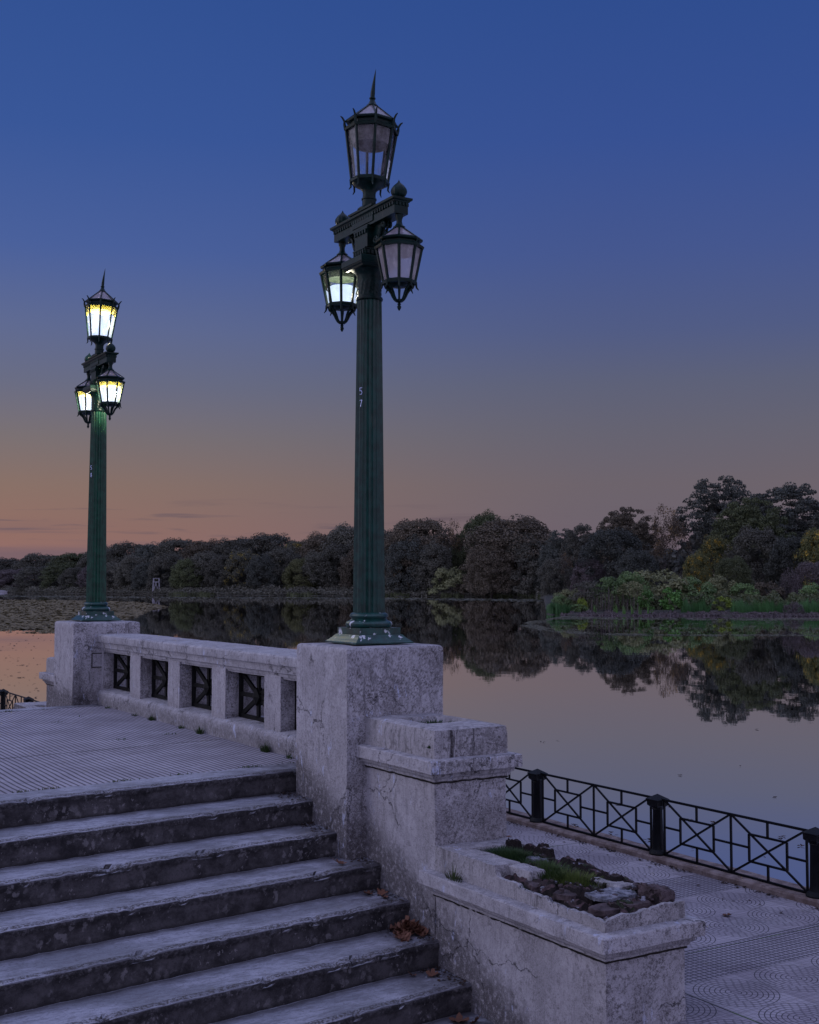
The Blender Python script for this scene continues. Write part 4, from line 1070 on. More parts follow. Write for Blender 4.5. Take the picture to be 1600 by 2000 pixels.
    if lit:
        h1 = (zc - .070) if kind == 'top' else zc - .045
        if lit == 'dim': h1 *= .72
        r0, r1 = rb - .03, (rb + (rt - rb) * h1 / zc) - .03
        g = MB(); g.lathe([(r0 * .7, .012), (r0, .02), (r1, h1 * .9), (r1 * .8, h1), (.02, h1 + .002)], 24); g.build('lamp_globe', M['glow_dim'] if lit == 'dim' else M['glow'], lo, True, sharp=60)
        bl_ = bpy.data.lights.new('lamp_light', 'POINT'); bl_.energy = 6.0 if lit == 'dim' else 75.0; bl_.color = (1, .93, .68); bl_.shadow_soft_size = .03
        bo = bpy.data.objects.new('lamp_light', bl_); C.objects.link(bo); bo.parent = lo; bo.location = (0, 0, h1 * .6)
    return lo
DIG = {'5': [(.9, 1, .1, 1), (.1, 1, .1, .55), (.1, .55, .6, .6), (.6, .6, .9, .35), (.9, .35, .7, .05), (.7, .05, .1, .05)],
       '7': [(.1, .95, .9, 1), (.9, 1, .55, .5), (.55, .5, .35, 0)],
       '8': [(.5, .55, .15, .8), (.15, .8, .5, 1), (.5, 1, .85, .8), (.85, .8, .5, .55), (.5, .55, .1, .25), (.1, .25, .5, 0), (.5, 0, .9, .25), (.9, .25, .5, .55)]}
def lamp_post(yc, label, lit_top, lit_near, lit_far, digits, bright):
    o = thing('street_lamp', label, 'street lamp', LW(yc, S / 2, 0), TH, 'three-lantern lamp posts')
    b = MB()
    b.stack((-.26, .26, -.26, .26), [(0, 1.036), (0, 1.046), (-.008, 1.05), (-.013, 1.056), (-.028, 1.066), (-.048, 1.083), (-.058, 1.096), (-.066, 1.104), (-.076, 1.104), (-.076, 1.158)], 9)
    tor = [(.16, 1.158), (.178, 1.163), (.186, 1.178), (.186, 1.190), (.176, 1.204), (.160, 1.211), (.150, 1.216), (.139, 1.228), (.143, 1.236), (.153, 1.240), (.156, 1.250), (.150, 1.264), (.138, 1.271), (.130, 1.276)]
    b.lathe(tor, 40)
    b.build('lamp_base', M['iron_base'], o, True, sharp=32)
    c = MB(); NF = 20
    fl = lambda a, z: 1 - .13 * (abs(math.sin(NF / 2 * a)) ** .8)
    prof = []
    for i in range(15):
        q = i / 14; prof.append((.128 - .028 * (q ** 1.15), 1.27 + (3.79 - 1.27) * q))
    c.lathe(prof, 160, fl)
    col_ = c.build('column', M['iron_bright'] if bright else M['iron_column'], o, True, sharp=40)
    # painted numerals on the fluted shaft
    z = 3.01 if digits[1] == '7' else 3.01
    fa = math.radians(-90 - math.degrees(TH) - 33)        # flute that faces the stairs on the left
    for k, ch in enumerate(digits):
        n_ = MB()
        zz = z - k * .098
        for (x0, y0, x1, y1) in DIG[ch]:
            def P_(x, y):
                a = fa + (x - .5) * .22; r_ = .1165; return (r_ * math.cos(a), r_ * math.sin(a), zz + y * .055)
            n_.tube([P_(x0, y0), P_(x1, y1)], .0028, 6)
        n_.build('painted_digit', M['mark'], col_)
    k = MB()
    k.lathe([(.098, 3.785), (.108, 3.79), (.110, 3.80), (.106, 3.812), (.097, 3.816)], 32)
    orn = lambda a, z: 1 + .035 * math.sin(16 * a + 60 * z) * math.cos(90 * z) if 3.83 < z < 3.94 else 1
    k.lathe([(.096, 3.815 + i * .0068) for i in range(21)] + [(.098, 3.965), (.104, 3.99), (.116, 4.01), (.134, 4.026), (.15, 4.034)], 96, orn)
    k.stack((-.15, .15, -.15, .15), [(-.02, 4.03), (-.004, 4.036), (.0, 4.048), (.012, 4.056), (.014, 4.064), (.018, 4.068), (.018, 4.112), (.008, 4.120), (-.03, 4.122)], 9)
    # tiered block up to the arm
    k.stack((-.095, .095, -.095, .095), [(-.005, 4.12), (-.005, 4.145), (0, 4.15), (0, 4.185), (.006, 4.19), (.006, 4.20), (-.008, 4.208)], 9)
    k.stack((-.08, .08, -.105, .105), [(0, 4.205), (0, 4.34), (.008, 4.35), (.008, 4.362), (.0, 4.37), (0, 4.385)], 9)
    for i in range(5):
        for sg in (-1, 1):
            k.box(-.085 + .0, -.083 + .0, 0, 0, 0, 0) if False else None
            q = -.08 + i * .036
            k.box(sg * .100 - .006, sg * .100 + .006, q, q + .018, 4.152, 4.182); k.box(q, q + .018, sg * .100 - .006, sg * .100 + .006, 4.152, 4.182)
            k.box(sg * .086 - .006, sg * .086 + .006, q * 1.15, q * 1.15 + .018, 4.318, 4.346)
    k.build('capital', M['iron'], o, True, sharp=30)
    a = MB(); AL = .53
    a.stack((-.062, .062, -AL + .03, AL - .03), [(0, 4.378), (0, 4.468), (.008, 4.47), (.012, 4.478), (.026, 4.486), (.028, 4.503), (.0, 4.507)], 9, bottom=True)
    n_d = 26
    for i in range(n_d):
        yy = -AL + .045 + (2 * AL - .09) * i / (n_d - 1)
        for sg in (-1, 1): a.box(sg * .066 - .007, sg * .066 + .007, yy - .009, yy + .009, 4.444, 4.467)
    for i in range(4):
        xx = -.045 + i * .03
        for sg in (-1, 1): a.box(xx - .008, xx + .008, sg * (AL - .026) - .007, sg * (AL - .026) + .007, 4.444, 4.467)
    # raised centre
    a.stack((-.070, .070, -.17, .17), [(0, 4.40), (0, 4.50), (.024, 4.512), (.026, 4.528), (0, 4.532)], 9, bottom=True)
    a.lathe([(.10, 4.53), (.10, 4.54), (.085, 4.553), (.06, 4.565), (.058, 4.575)], 24)
    # scroll brackets each side of the block
    for sg in (-1, 1):
        for xx in (-.03, 0, .03):
            pts = []
            for i in range(30):
                q = i / 29
                if q < .35: aa = math.pi * 2.3 * (1 - q / .35); rr_ = .012 + .022 * (q / .35); cy, cz = sg * .155, 4.245; pts.append((xx, cy + sg * rr_ * math.cos(aa), cz + rr_ * math.sin(aa)))
                elif q > .65: aa = math.pi + math.pi * 2.0 * ((q - .65) / .35); rr_ = .026 - .016 * ((q - .65) / .35); cy, cz = sg * .275, 4.345; pts.append((xx, cy + sg * rr_ * math.cos(aa), cz - rr_ * math.sin(aa)))
                else:
                    s_ = (q - .35) / .3; y_ = .189 + (.249 - .189) * s_; pts.append((xx, sg * y_, 4.245 + .10 * s_ * s_ * (3 - 2 * s_)))
            a.tube(pts, .012, 6)
        a.add([(-.022, sg * .08, 4.376), (.022, sg * .08, 4.376), (.022, sg * .27, 4.376), (-.022, sg * .27, 4.376), (-.022, sg * .08, 4.215), (.022, sg * .08, 4.215)],
              [(0, 1, 2, 3), (4, 5, 1, 0), (0, 3, 4), (1, 5, 2), (3, 2, 5, 4)])
    arm = a.build('arm', M['iron'], o, True, sharp=30)
    for sg in (-1, 1):
        f = MB(); rib = lambda a_, z_: 1 - .07 * (abs(math.sin(6 * a_)) ** .8)
        f.lathe([(.030, 4.505), (.034, 4.512), (.050, 4.522), (.062, 4.545), (.065, 4.562), (.060, 4.582), (.046, 4.602), (.028, 4.618), (.012, 4.632), (.004, 4.648), (.0008, 4.655)], 48, rib, 0, sg * .465)
        f.build('finial', M['iron'], arm, True, sharp=50)
    # lanterns: octagon faces square to the arm on top, turned a little below
    lt_ = lantern(o, (0, 0, 4.775), 'top', lit_top, R(24.7), tilt=(R(-.7), R(2.4)))
    tb = -R(0) ; ph2 = R(24.7 - 11)
    lantern(o, (0, -.470, 3.845), 'hang', lit_near, ph2)
    lantern(o, (0, .470, 3.845), 'hang', lit_far, ph2)
    return o
lamp_post(S / 2, 'tall dark green fluted lamp post nearer the camera, numbered 57', False, False, 'dim', '57', False)
lp2 = lamp_post(T + S / 2, 'farther green lamp post at the left with all three lanterns lit, numbered 58', True, True, True, '58', True)
lp2.scale = (.985, .985, .982); lp2.location = LW(T + S / 2, S / 2 - .018, .0187)
#@@FLORA
# ------------------------------------------------------------------ vegetation across the water
NR = np.random.default_rng(11)
def leaf_quads(cent, nrm, size, rng, aspect=1.5, jit=.55, fold=0.0):
    N = len(cent)
    n = nrm + rng.normal(0, jit, (N, 3)); n /= np.linalg.norm(n, axis=1, keepdims=True) + 1e-9
    r = rng.normal(0, 1, (N, 3)); a = np.cross(n, r); a /= np.linalg.norm(a, axis=1, keepdims=True) + 1e-9
    b = np.cross(n, a)
    s = (size * rng.uniform(.6, 1.25, N))[:, None]
    a = a * s * aspect * .5; b = b * s * .5
    V = np.stack([cent - a, cent - b * .9, cent + a, cent + b * .9], 1).reshape(-1, 3)
    Fq = np.arange(4 * N).reshape(-1, 4)
    return V, Fq
def clump(c, r, n, rng, flat=.75, down=.15):
    d = rng.normal(0, 1, (n, 3)); d[:, 2] = np.where(d[:, 2] < 0, d[:, 2] * down, d[:, 2]); d /= np.linalg.norm(d, axis=1, keepdims=True)
    rad = rng.uniform(.72, 1.06, n)[:, None]
    p = c + d * rad * r * np.array([1, 1, flat])
    return p, d
def branches(mb, p, d, L, r, depth, rng, spread=.6, up=.25, n=3, ends=None, seg=4, limit=None):
    pts = [Vector(p)]; rad = [r]; dd = Vector(d).normalized()
    for i in range(seg):
        dd = (dd + Vector((rng.uniform(-.18, .18), rng.uniform(-.18, .18), rng.uniform(-.05, .15)))).normalized()
        pts.append(pts[-1] + dd * L / seg); rad.append(r * (1 - .45 * (i + 1) / seg))
    mb.tube(pts, rad, 6 if depth > 1 else 4, False)
    if depth == 0:
        if ends is not None: ends.append(tuple(pts[-1]))
        return
    for k in range(n):
        a = rng.uniform(0, 6.28) if depth < 3 else 2 * math.pi * (k + rng.uniform(-.2, .2)) / n
        side = Vector((math.cos(a), math.sin(a), 0))
        nd = (dd * (1 - spread) + side * spread + Vector((0, 0, up))).normalized()
        branches(mb, pts[-1] if k else pts[-2], nd, L * rng.uniform(.62, .85), rad[-1] * .72, depth - 1, rng, spread, up, n, ends, seg)
def tree_proto(kind, seed):
    rng = np.random.default_rng(seed); pr = random.Random(seed)
    tb = MB(); Cs = []; Ns = []; Sz = []
    if kind == 'dome':           # broad crown that hangs in tiers down to the ground; unit: radius 8, height 18
        H, Rr = 18, 8.5
        branches(tb, (0, 0, -.5), (0, 0, 1), 5.5, .55, 3, pr, .55, .2, 3)
        K = 150
        for i in range(K):
            q = rng.random(); th = rng.uniform(0, 6.283)
            zz = H * (.06 + .92 * q ** .8)
            prof = math.sqrt(max(0, 1 - max(0, (zz / H - .45) / .56) ** 2.2)) * (.86 + .14 * min(1, zz / (H * .3)))
            rr = Rr * prof * rng.uniform(.80, 1.04)
            c = np.array([rr * math.cos(th), rr * math.sin(th), zz]); r = rng.uniform(1.1, 2.3)
            p, d = clump(c, r, int(95 * r ** 1.5), rng, rng.uniform(.75, 1.15), .35)
            Cs.append(p); Ns.append(d + np.array([0, 0, .40])); Sz.append(rng.uniform(.22, .40, len(p)))
        for i in range(30):
            th = rng.uniform(0, 6.283); rr = Rr * .75 * math.sqrt(rng.random()); zz = H * (.98 - .25 * (rr / Rr) ** 2)
            p, d = clump(np.array([rr * math.cos(th), rr * math.sin(th), zz]), rng.uniform(.7, 1.7), 150, rng, .7)
            Cs.append(p); Ns.append(d + np.array([0, 0, .5])); Sz.append(rng.uniform(.2, .38, len(p)))
    elif kind == 'airy':         # tall spreading crown, tiers of foliage with sky between
        H, Rr = 22, 11
        ends = []
        branches(tb, (0, 0, -.5), (0.05, 0, 1), 7.0, .7, 4, pr, .52, .22, 3, ends)
        tips = [e for e in ends if e[2] > 6]
        for e in tips[:70]:
            c = np.array(e); rho = math.hypot(c[0], c[1])
            if rho > Rr: c[:2] *= Rr / rho
            r = rng.uniform(.7, 1.3); p, d = clump(c, r, int(75 * r), rng, .6)
            Cs.append(p); Ns.append(d + np.array([0, 0, .5])); Sz.append(np.full(len(p), .30))
        got = 0
        while got < 290:
            th = rng.uniform(0, 6.283); q = rng.random(); rr = Rr * q ** .5
            top = H * (.97 - .38 * (rr / Rr) ** 2.8); low = H * .30 * (rr / Rr) ** 2 + H * .12
            zz = top - (rng.random() ** 1.7) * (top - low) * .8
            hole = noise.noise(Vector((rr * math.cos(th) * .33, rr * math.sin(th) * .33, zz * .5 + seed)))
            if hole < -.12 + .10 * (top - zz) / 6: continue
            got += 1
            c = np.array([rr * math.cos(th), rr * math.sin(th), zz]); r = rng.uniform(.6, 1.35)
            p, d = clump(c, r, int(85 * r), rng, .62, .15)
            Cs.append(p); Ns.append(d + np.array([0, 0, .4])); Sz.append(np.full(len(p), .30))
    elif kind == 'sparse':       # half bare autumn tree
        H, Rr = 16, 5
        ends = []
        branches(tb, (0, 0, -.5), (0, 0, 1), 5.5, .32, 4, pr, .38, .35, 3, ends, 4)
        for e in ends:
            if rng.random() < .75:
                p = np.array(e) + rng.normal(0, .55, (int(rng.integers(12, 34)), 3)); Cs.append(p); Ns.append(rng.normal(0, 1, p.shape) + np.array([0, 0, .5])); Sz.append(np.full(len(p), .30))
    elif kind == 'bush':         # unit: radius 2, height 2.4
        branches(tb, (0, 0, -.2), (0, 0, 1), .9, .06, 2, pr, .5, .3, 4)
        for i in range(46):
            th = rng.uniform(0, 6.283); q = rng.random(); zz = 2.4 * (.08 + .87 * q); rr = 2.0 * math.sqrt(max(0, 1 - (zz / 2.5) ** 2.4)) * rng.uniform(.75, 1.02)
            p, d = clump(np.array([rr * math.cos(th), rr * math.sin(th), zz]), rng.uniform(.3, .62), 95, rng, .8)
            Cs.append(p); Ns.append(d + np.array([0, 0, .4])); Sz.append(np.full(len(p), .14))
    elif kind == 'scrub':        # thicket on visible thin stems, leaves on top; radius 2, height 3.4
        for i in range(26):
            x, y = pr.uniform(-1.8, 1.8), pr.uniform(-1.0, 1.0); l = pr.uniform(-.25, .25)
            tb.tube([(x, y, -.2), (x + l * .5, y, 1.2), (x + l, y + .1, pr.uniform(2.0, 2.6))], [.035, .028, .012], 4, False)
        for i in range(40):
            x, y = rng.uniform(-1.9, 1.9), rng.uniform(-1.2, 1.2); zz = rng.uniform(1.5, 3.0) * math.sqrt(max(.2, 1 - (x / 2.3) ** 2))
            p, d = clump(np.array([x, y, zz + .3]), rng.uniform(.3, .6), 80, rng, .7)
            Cs.append(p); Ns.append(d + np.array([0, 0, .4])); Sz.append(np.full(len(p), .12))
    elif kind == 'broad':        # big leaved light green shrub; radius 1.3, height 2.6
        branches(tb, (0, 0, -.2), (0, 0, 1), .9, .04, 2, pr, .4, .4, 3)
        for i in range(20):
            th = rng.uniform(0, 6.283); q = rng.random(); zz = .4 + 2.1 * q; rr = 1.25 * math.sqrt(max(.02, 1 - abs(zz - 1.3) / 1.5)) * rng.uniform(.6, 1)
            p, d = clump(np.array([rr * math.cos(th), rr * math.sin(th), zz]), rng.uniform(.28, .45), 34, rng, .9)
            Cs.append(p); Ns.append(d * .6 + np.array([0, -.2, .6])); Sz.append(np.full(len(p), .24))
    elif kind == 'veil':         # hanging dry vines over a stump; radius 1.6, height 3
        tb.tube([(0, 0, -.2), (.1, 0, 1.5), (.2, .1, 2.6)], [.16, .12, .06], 6)
        for i in range(60):
            th = rng.uniform(0, 6.283); q = rng.random(); zz = 3.0 * q; rr = 1.6 * math.sqrt(max(0, 1 - q ** 2.2)) * rng.uniform(.8, 1)
            p = np.array([rr * math.cos(th), rr * math.sin(th), zz]) + rng.normal(0, 1, (70, 3)) * np.array([.14, .14, .34])
            Cs.append(p); Ns.append(rng.normal(0, 1, p.shape) + np.array([math.cos(th), math.sin(th), .2])); Sz.append(np.full(len(p), .10))
    elif kind == 'palm':         # unit height 6
        tb.tube([(0, 0, -.3), (.1, 0, 1.5), (.05, 0, 3.0)], [.28, .24, .22], 8)
        V = []; Fq = []
        for k in range(34):
            a = pr.uniform(0, 6.283); el = pr.uniform(.1, 1.3); L = pr.uniform(2.2, 3.0); o0 = Vector((0.05, 0, 3.0)); prev = None
            for s_ in range(9):
                q = s_ / 8; dist = L * q; p = o0 + Vector((math.cos(a) * math.cos(el) * dist, math.sin(a) * math.cos(el) * dist, math.sin(el) * dist - 1.5 * q * q * L * .4))
                if prev is not None:
                    side = Vector((-math.sin(a), math.cos(a), 0)); w_ = .42 * math.sin(math.pi * min(1, q * .9 + .08)); 
                    for sg in (-1, 1):
                        for j in range(3):
                            b0 = prev.lerp(p, j / 3); b1 = prev.lerp(p, j / 3 + .18); tip = b0 + side * sg * w_ + (p - prev) * .9 + Vector((0, 0, -.22 * w_))
                            i0 = len(V); V += [tuple(b0), tuple(b1), tuple(tip), tuple(tip + Vector((0, 0, .01)))]; Fq.append((i0, i0 + 1, i0 + 2, i0 + 3))
                prev = p
        return np_mesh('palm_crown', V, Fq, M['f_blue']), tb.mesh('trunk', M['bark'], True)
    P = np.concatenate(Cs); N = np.concatenate(Ns); N /= np.linalg.norm(N, axis=1, keepdims=True) + 1e-9; Z = np.concatenate(Sz)
    keep = P[:, 2] > 0
    V, Fq = leaf_quads(P[keep], N[keep], Z[keep], rng)
    return np_mesh('crown', V, Fq, M['f_grey']), tb.mesh('trunk', M['bark'], True)
PROTO = {}
for kind, cnt in (('dome', 4), ('airy', 3), ('sparse', 2), ('bush', 3), ('scrub', 2), ('broad', 2), ('veil', 1), ('palm', 1)):
    PROTO[kind] = [tree_proto(kind, 100 + 7 * k + len(kind)) for k in range(cnt)]
DIM = {'dome': (8.9, 18.8), 'airy': (11.5, 22.2), 'sparse': (6.0, 17.5), 'bush': (2.2, 2.6), 'scrub': (2.2, 3.5), 'broad': (1.45, 2.7), 'veil': (1.7, 3.2), 'palm': (2.6, 4.6)}
count = {}
def plant(kind, u, vtop, D, hw, m, label, cat='tree', group=None, name=None, zb=None, rz=None, bark=None):
    pv = count.get(kind, 0); count[kind] = pv + 1
    cr, tr = PROTO[kind][pv % len(PROTO[kind])]
    if zb is None:
        over = D - shore(u); zb = ZW + (.2 if over < 12 else .5)
    z = hgt(vtop, D); r = hw * D / F
    rr, hh = DIM[kind]
    o = thing(name or {'bush': 'bush', 'scrub': 'shrub', 'broad': 'shrub', 'veil': 'vine_covered_stump', 'palm': 'palm_tree'}.get(kind, 'tree'), label, cat, (UX(u, D), D, zb), rz if rz is not None else pv * 2.1, group)
    o.scale = (r / rr, r / rr, (z - zb) / hh)
    a = link('trunk', tr, o); b = link('crown', cr, o)
    if m: setmat(b, m)
    if bark: setmat(a, bark)
    return o
g0 = 'trees of the wood across the lake'
Lw = [  # u, top, D, half width, material, label : silhouette row of the far wood, left to right
    (-60, 1092, 505, 45, 'f_grey', 'tree of the far wood just beyond the left edge of the view'),
    (12, 1090, 492, 40, 'f_grey', 'leftmost small rounded treetop of the far wood, above the white boat'),
    (82, 1082, 480, 42, 'f_grey', 'spreading treetop with a ragged flat crest near the left end of the far wood'),
    (150, 1079, 462, 44, 'f_green', 'greenish treetop just left of the farther lamp column'),
    (205, 1069, 440, 40, 'f_grey', 'treetop mostly hidden behind the farther lamp column'),
    (252, 1060, 425, 42, 'f_grey', 'grey treetop directly right of the farther lamp column'),
    (303, 1061, 412, 40, 'f_blue', 'treetop standing high above the white watchtower'),
    (350, 1051, 402, 42, 'f_grey', 'raised grey crest, the first high point right of the watchtower'),
    (402, 1056, 395, 42, 'f_brown', 'brownish treetop between two grey ones right of the watchtower'),
    (458, 1051, 388, 42, 'f_grey', 'treetop left of the wide dome that rises between the lamps'),
    (527, 1043, 378, 58, 'f_grey', 'wide smooth dome that rises highest between the lamps'),
    (590, 1055, 366, 40, 'f_mix', 'low treetop in the dip left of the near lamp, with a yellowish edge'),
    (637, 1043, 352, 44, 'f_brown', 'treetop climbing towards the near lamp column from the left'),
    (688, 1025, 342, 50, 'f_grey', 'tall treetop whose crest meets the left side of the near lamp column'),
    (742, 1032, 335, 48, 'f_grey', 'treetop half hidden behind the near lamp column'),
    (818, 1012, 322, 56, 'f_brown', 'broad brown-grey dome right of the near lamp column'),
    (868, 1019, 322, 30, 'f_rust', None),
]
for (u, v, D, hw, m_, lab) in Lw:
    if lab: plant('dome', u, v, D, hw * 1.25, M[m_], lab, group=g0)
plant('sparse', 878, 1020, 316, 26, M['f_rust'], 'thin half bare rusty tree letting the sky through, right of the brown-grey dome', group=g0)
plant('dome', 946, 1003, 330, 48, M['f_green'], 'dark green tree rising behind the large brown dome', group=g0)
plant('dome', 902, 1040, 318, 20, M['f_green'], 'narrow bright green tree between the rusty one and the brown dome', group=g0)
plant('dome', 1000, 1011, 303, 92, M['f_brown'], 'very large brown-grey dome, widest crown of the middle wood', group=g0)
front = [(-30, 1118, 472, 40, 'f_brown'), (30, 1112, 466, 34, 'f_purple'), (75, 1106, 445, 36, 'f_grey'), (118, 1102, 428, 30, 'f_green'), (150, 1108, 412, 26, 'f_grey'), (190, 1104, 398, 28, 'f_purple'), (228, 1098, 388, 30, 'f_grey'), (262, 1086, 382, 28, 'f_grey'),
         (290, 1098, 372, 26, 'f_blue'), (330, 1082, 368, 32, 'f_grey'), (368, 1092, 358, 26, 'f_green'), (400, 1078, 360, 30, 'f_grey'), (438, 1082, 352, 28, 'f_grey'), (476, 1076, 350, 32, 'f_mix'), (512, 1084, 342, 26, 'f_blue'), (552, 1070, 346, 36, 'f_grey'), (590, 1090, 336, 28, 'f_olive'),
         (626, 1078, 336, 34, 'f_grey'), (668, 1060, 334, 38, 'f_grey'), (706, 1070, 326, 32, 'f_brown'), (760, 1064, 324, 38, 'f_grey'), (800, 1050, 316, 40, 'f_blue'), (846, 1062, 314, 34, 'f_grey'), (960, 1062, 296, 40, 'f_brown'), (1030, 1050, 296, 44, 'f_grey'), (1078, 1066, 292, 30, 'f_blue')]
where = ['at the very left of the view', 'behind the white boat', 'right of the white boat', 'left of the farther lamp column', 'beside the farther lamp column on its left', 'behind the farther lamp column', 'right of the farther lamp column', 'left of the watchtower palm',
         'directly behind the watchtower', 'right of the watchtower', 'second right of the watchtower', 'third right of the watchtower', 'under the treetop left of the wide dome', 'with yellow leaves at the water below the dip', 'narrow and bluish under the wide dome', 'under the right half of the wide dome',
         'olive coloured, left of the near lamp', 'left of the near lamp column at the water', 'tall, touching the near lamp column on its left', 'behind the near lamp column', 'just right of the near lamp column', 'bluish under the broad brown-grey dome', 'under the rusty half bare tree',
         'brown under the left of the largest dome', 'under the right of the largest dome', 'bluish beside the largest dome on its right']
for (u, v, D, hw, m_), wh in zip(front, where):
    plant('dome', u, v, D, hw * 1.2, M[m_], 'lower rounded tree on the far shore ' + wh, group='lower trees along the far shore')
# right hand wood behind the point
plant('airy', 1100, 1030, 282, 46, M['f_blue'], 'airy bluish tree between the largest dome and the bushy point', group=g0)
plant('airy', 1138, 1020, 268, 46, M['f_grey'], 'small flat-topped tree left of the tall dark dome', group=g0)
plant('sparse', 1110, 1078, 215, 24, M['f_rust'], 'small orange-leaved tree low at the left end of the right wood', group=g0)
plant('dome', 1085, 1090, 250, 34, M['f_grey'], 'grey tree hanging over the inlet left of the point', group=g0)
plant('dome', 1150, 1090, 215, 34, M['f_purple'], 'dry vine-clad tree above the left tip of the point', group=g0)
plant('airy', 1226, 985, 236, 70, M['f_brown'], 'tall domed tree with a brown crest left of the thin rusty tree', group=g0)
plant('dome', 1195, 1032, 215, 62, M['f_blue'], 'dense blue-grey tree in front of the tall domed tree', group=g0)
plant('dome', 1245, 1075, 190, 40, M['f_blue'], 'low blue-grey tree just behind the bushy point', group=g0)
plant('sparse', 1297, 992, 232, 34, M['f_rust'], 'thin half bare tree with brown leaves against the sky', group=g0)
plant('sparse', 1336, 990, 226, 34, M['f_rust'], 'amber-leaved thin tree left of the highest crown', group=g0)
plant('sparse', 1312, 1030, 205, 34, M['f_rust'], 'rusty leafed tree behind the palm', group=g0)
plant('airy', 1408, 925, 238, 92, M['f_blue'], 'highest tree of the wood, dark domed crown with sky showing through', group=g0)
plant('airy', 1548, 940, 214, 118, M['f_blue'], 'huge spreading tree at the right with many gaps in its crown', group=g0)
plant('airy', 1468, 966, 200, 84, M['f_green'], 'green lit tree in front of the two highest crowns', group=g0)
plant('dome', 1478, 1030, 178, 56, M['f_grey'], 'grey leafy mass under the green lit tree', group=g0)
plant('dome', 1398, 1048, 192, 38, M['f_yellow'], 'yellow splashed tree below the highest crown', group=g0)
plant('dome', 1545, 1046, 172, 46, M['f_blue'], 'grey tree with hanging tiers under the huge spreading tree', group=g0)
plant('dome', 1606, 1030, 168, 48, M['f_yellow'], 'yellow-leaved tree at the right edge', group=g0)
plant('airy', 1660, 960, 190, 80, M['f_grey'], 'tree cut by the right edge', group=g0)
plant('dome', 1362, 1082, 172, 30, M['f_yellow'], 'small yellow-leaved tree right of the palm', group=g0)
plant('dome', 1430, 1088, 158, 36, M['f_green'], 'dark green tree low behind the green reeds', group=g0)
plant('dome', 1590, 1096, 148, 40, M['f_purple'], 'purple-brown thicket tree low at the right edge', group=g0)
plant('dome', 1740, 990, 175, 90, M['f_grey'], 'tree beyond the right edge of the view', group=g0)
plant('palm', 1335, 1072, 186, 34, None, 'dark palm between the rusty trees and the yellow tree', 'palm')
plant('palm', 292, 1088, 385, 14, None, 'small palm crown above the white watchtower', 'palm')
# the point: bushes and shrubs
gp = 'bushes on the point'
plant('bush', 1285, 1113, 134, 76, M['b_olive'], 'largest rounded bush of the point', 'bush', gp)
plant('bush', 1350, 1128, 133, 51, M['b_green'], 'dark rounded bush right of the largest one', 'bush', gp)
plant('bush', 1232, 1118, 131, 39, M['b_green'], 'green bush left of the largest one', 'bush', gp)
plant('scrub', 1190, 1124, 127, 44, M['b_green'], 'thicket on bare thin stems in the middle of the point', 'shrub', gp, bark=M['pale_bark'])
plant('scrub', 1228, 1132, 126, 37, M['b_olive'], 'thicket of bare stems just left of the light green shrubs', 'shrub', gp, bark=M['pale_bark'])
plant('scrub', 1148, 1132, 127, 39, M['f_grey'], 'greyish thicket towards the left end of the point', 'shrub', gp, bark=M['pale_bark'])
plant('bush', 1118, 1150, 128, 32, M['b_olive'], 'low bush at the left end of the point', 'bush', gp)
plant('bush', 1095, 1162, 127, 24, M['b_green'], 'leftmost small bush of the point', 'bush', gp)
plant('bush', 1128, 1180, 124, 20, M['b_green'], 'small dark bush at the waterline near the left tip', 'bush', gp)
plant('bush', 1136, 1168, 124.5, 12, M['f_lime'], 'small lime green bush near the left tip', 'bush', gp)
plant('broad', 1262, 1155, 122, 19, M['f_fresh'], 'smaller of the two light green big-leaved shrubs', 'shrub', gp)
plant('broad', 1313, 1145, 122.5, 27, M['f_fresh'], 'larger of the two light green big-leaved shrubs', 'shrub', gp)
plant('broad', 1412, 1166, 124, 22, M['f_lime'], 'lime coloured low shrub right of the big-leaved shrubs', 'shrub', gp)
plant('bush', 1405, 1125, 140, 41, M['b_olive'], 'olive bush right of the dark rounded one', 'bush', gp)
plant('bush', 1450, 1140, 138, 34, M['b_green'], 'green bush behind the lime shrub', 'bush', gp)
plant('bush', 1500, 1136, 142, 37, M['f_brown'], 'brown bush above the reeds at the right', 'bush', gp)
plant('veil', 1540, 1112, 142, 22, M['f_purple'], 'stump draped in dry grey vines at the right', 'stump')
plant('veil', 1548, 1176, 119, 22, M['f_purple'], 'mound of dry purple-brown stems at the waterline on the right', 'dry plant')
plant('bush', 1590, 1140, 136, 41, M['b_green'], 'green bush at the right edge of the point', 'bush', gp)
plant('bush', 1650, 1135, 134, 41, M['f_grey'], 'bush beyond the right edge of the point', 'bush', gp)
plant('bush', 880, 1108, 306, 41, M['b_olive'], 'pale olive bush on the far shore left of the largest dome', 'bush')
plant('bush', 915, 1118, 304, 29, M['f_brown'], 'brownish twiggy bush on the far shore under the largest dome', 'bush')

# masses nobody could count: backing wood, undergrowth, reeds, floating plants
def mass(name, label, gen, n, size, m, rng, up=.5, jit=.6, aspect=1.4, cat='plants'):
    P = gen(n, rng); N = np.tile(np.array([0, -.5, up]), (len(P), 1))
    V, Fq = leaf_quads(P, N, size if not np.isscalar(size) else np.full(len(P), size), rng, aspect, jit)
    return tag(link(name, np_mesh(name, V, Fq, m), None), label, cat, None, 'stuff')
SIL = [(-2500, 1100), (-900, 1092), (-500, 1098), (-200, 1095), (0, 1097), (80, 1092), (150, 1090), (300, 1074), (400, 1068), (520, 1060), (600, 1068), (680, 1045), (760, 1046), (830, 1030), (868, 1050), (900, 1062), (935, 1022), (1040, 1030), (1090, 1050), (1150, 1045), (1200, 1020), (1260, 1020), (1275, 1070), (1330, 1070), (1370, 1010), (1450, 1010), (1600, 1010), (1900, 1010)]
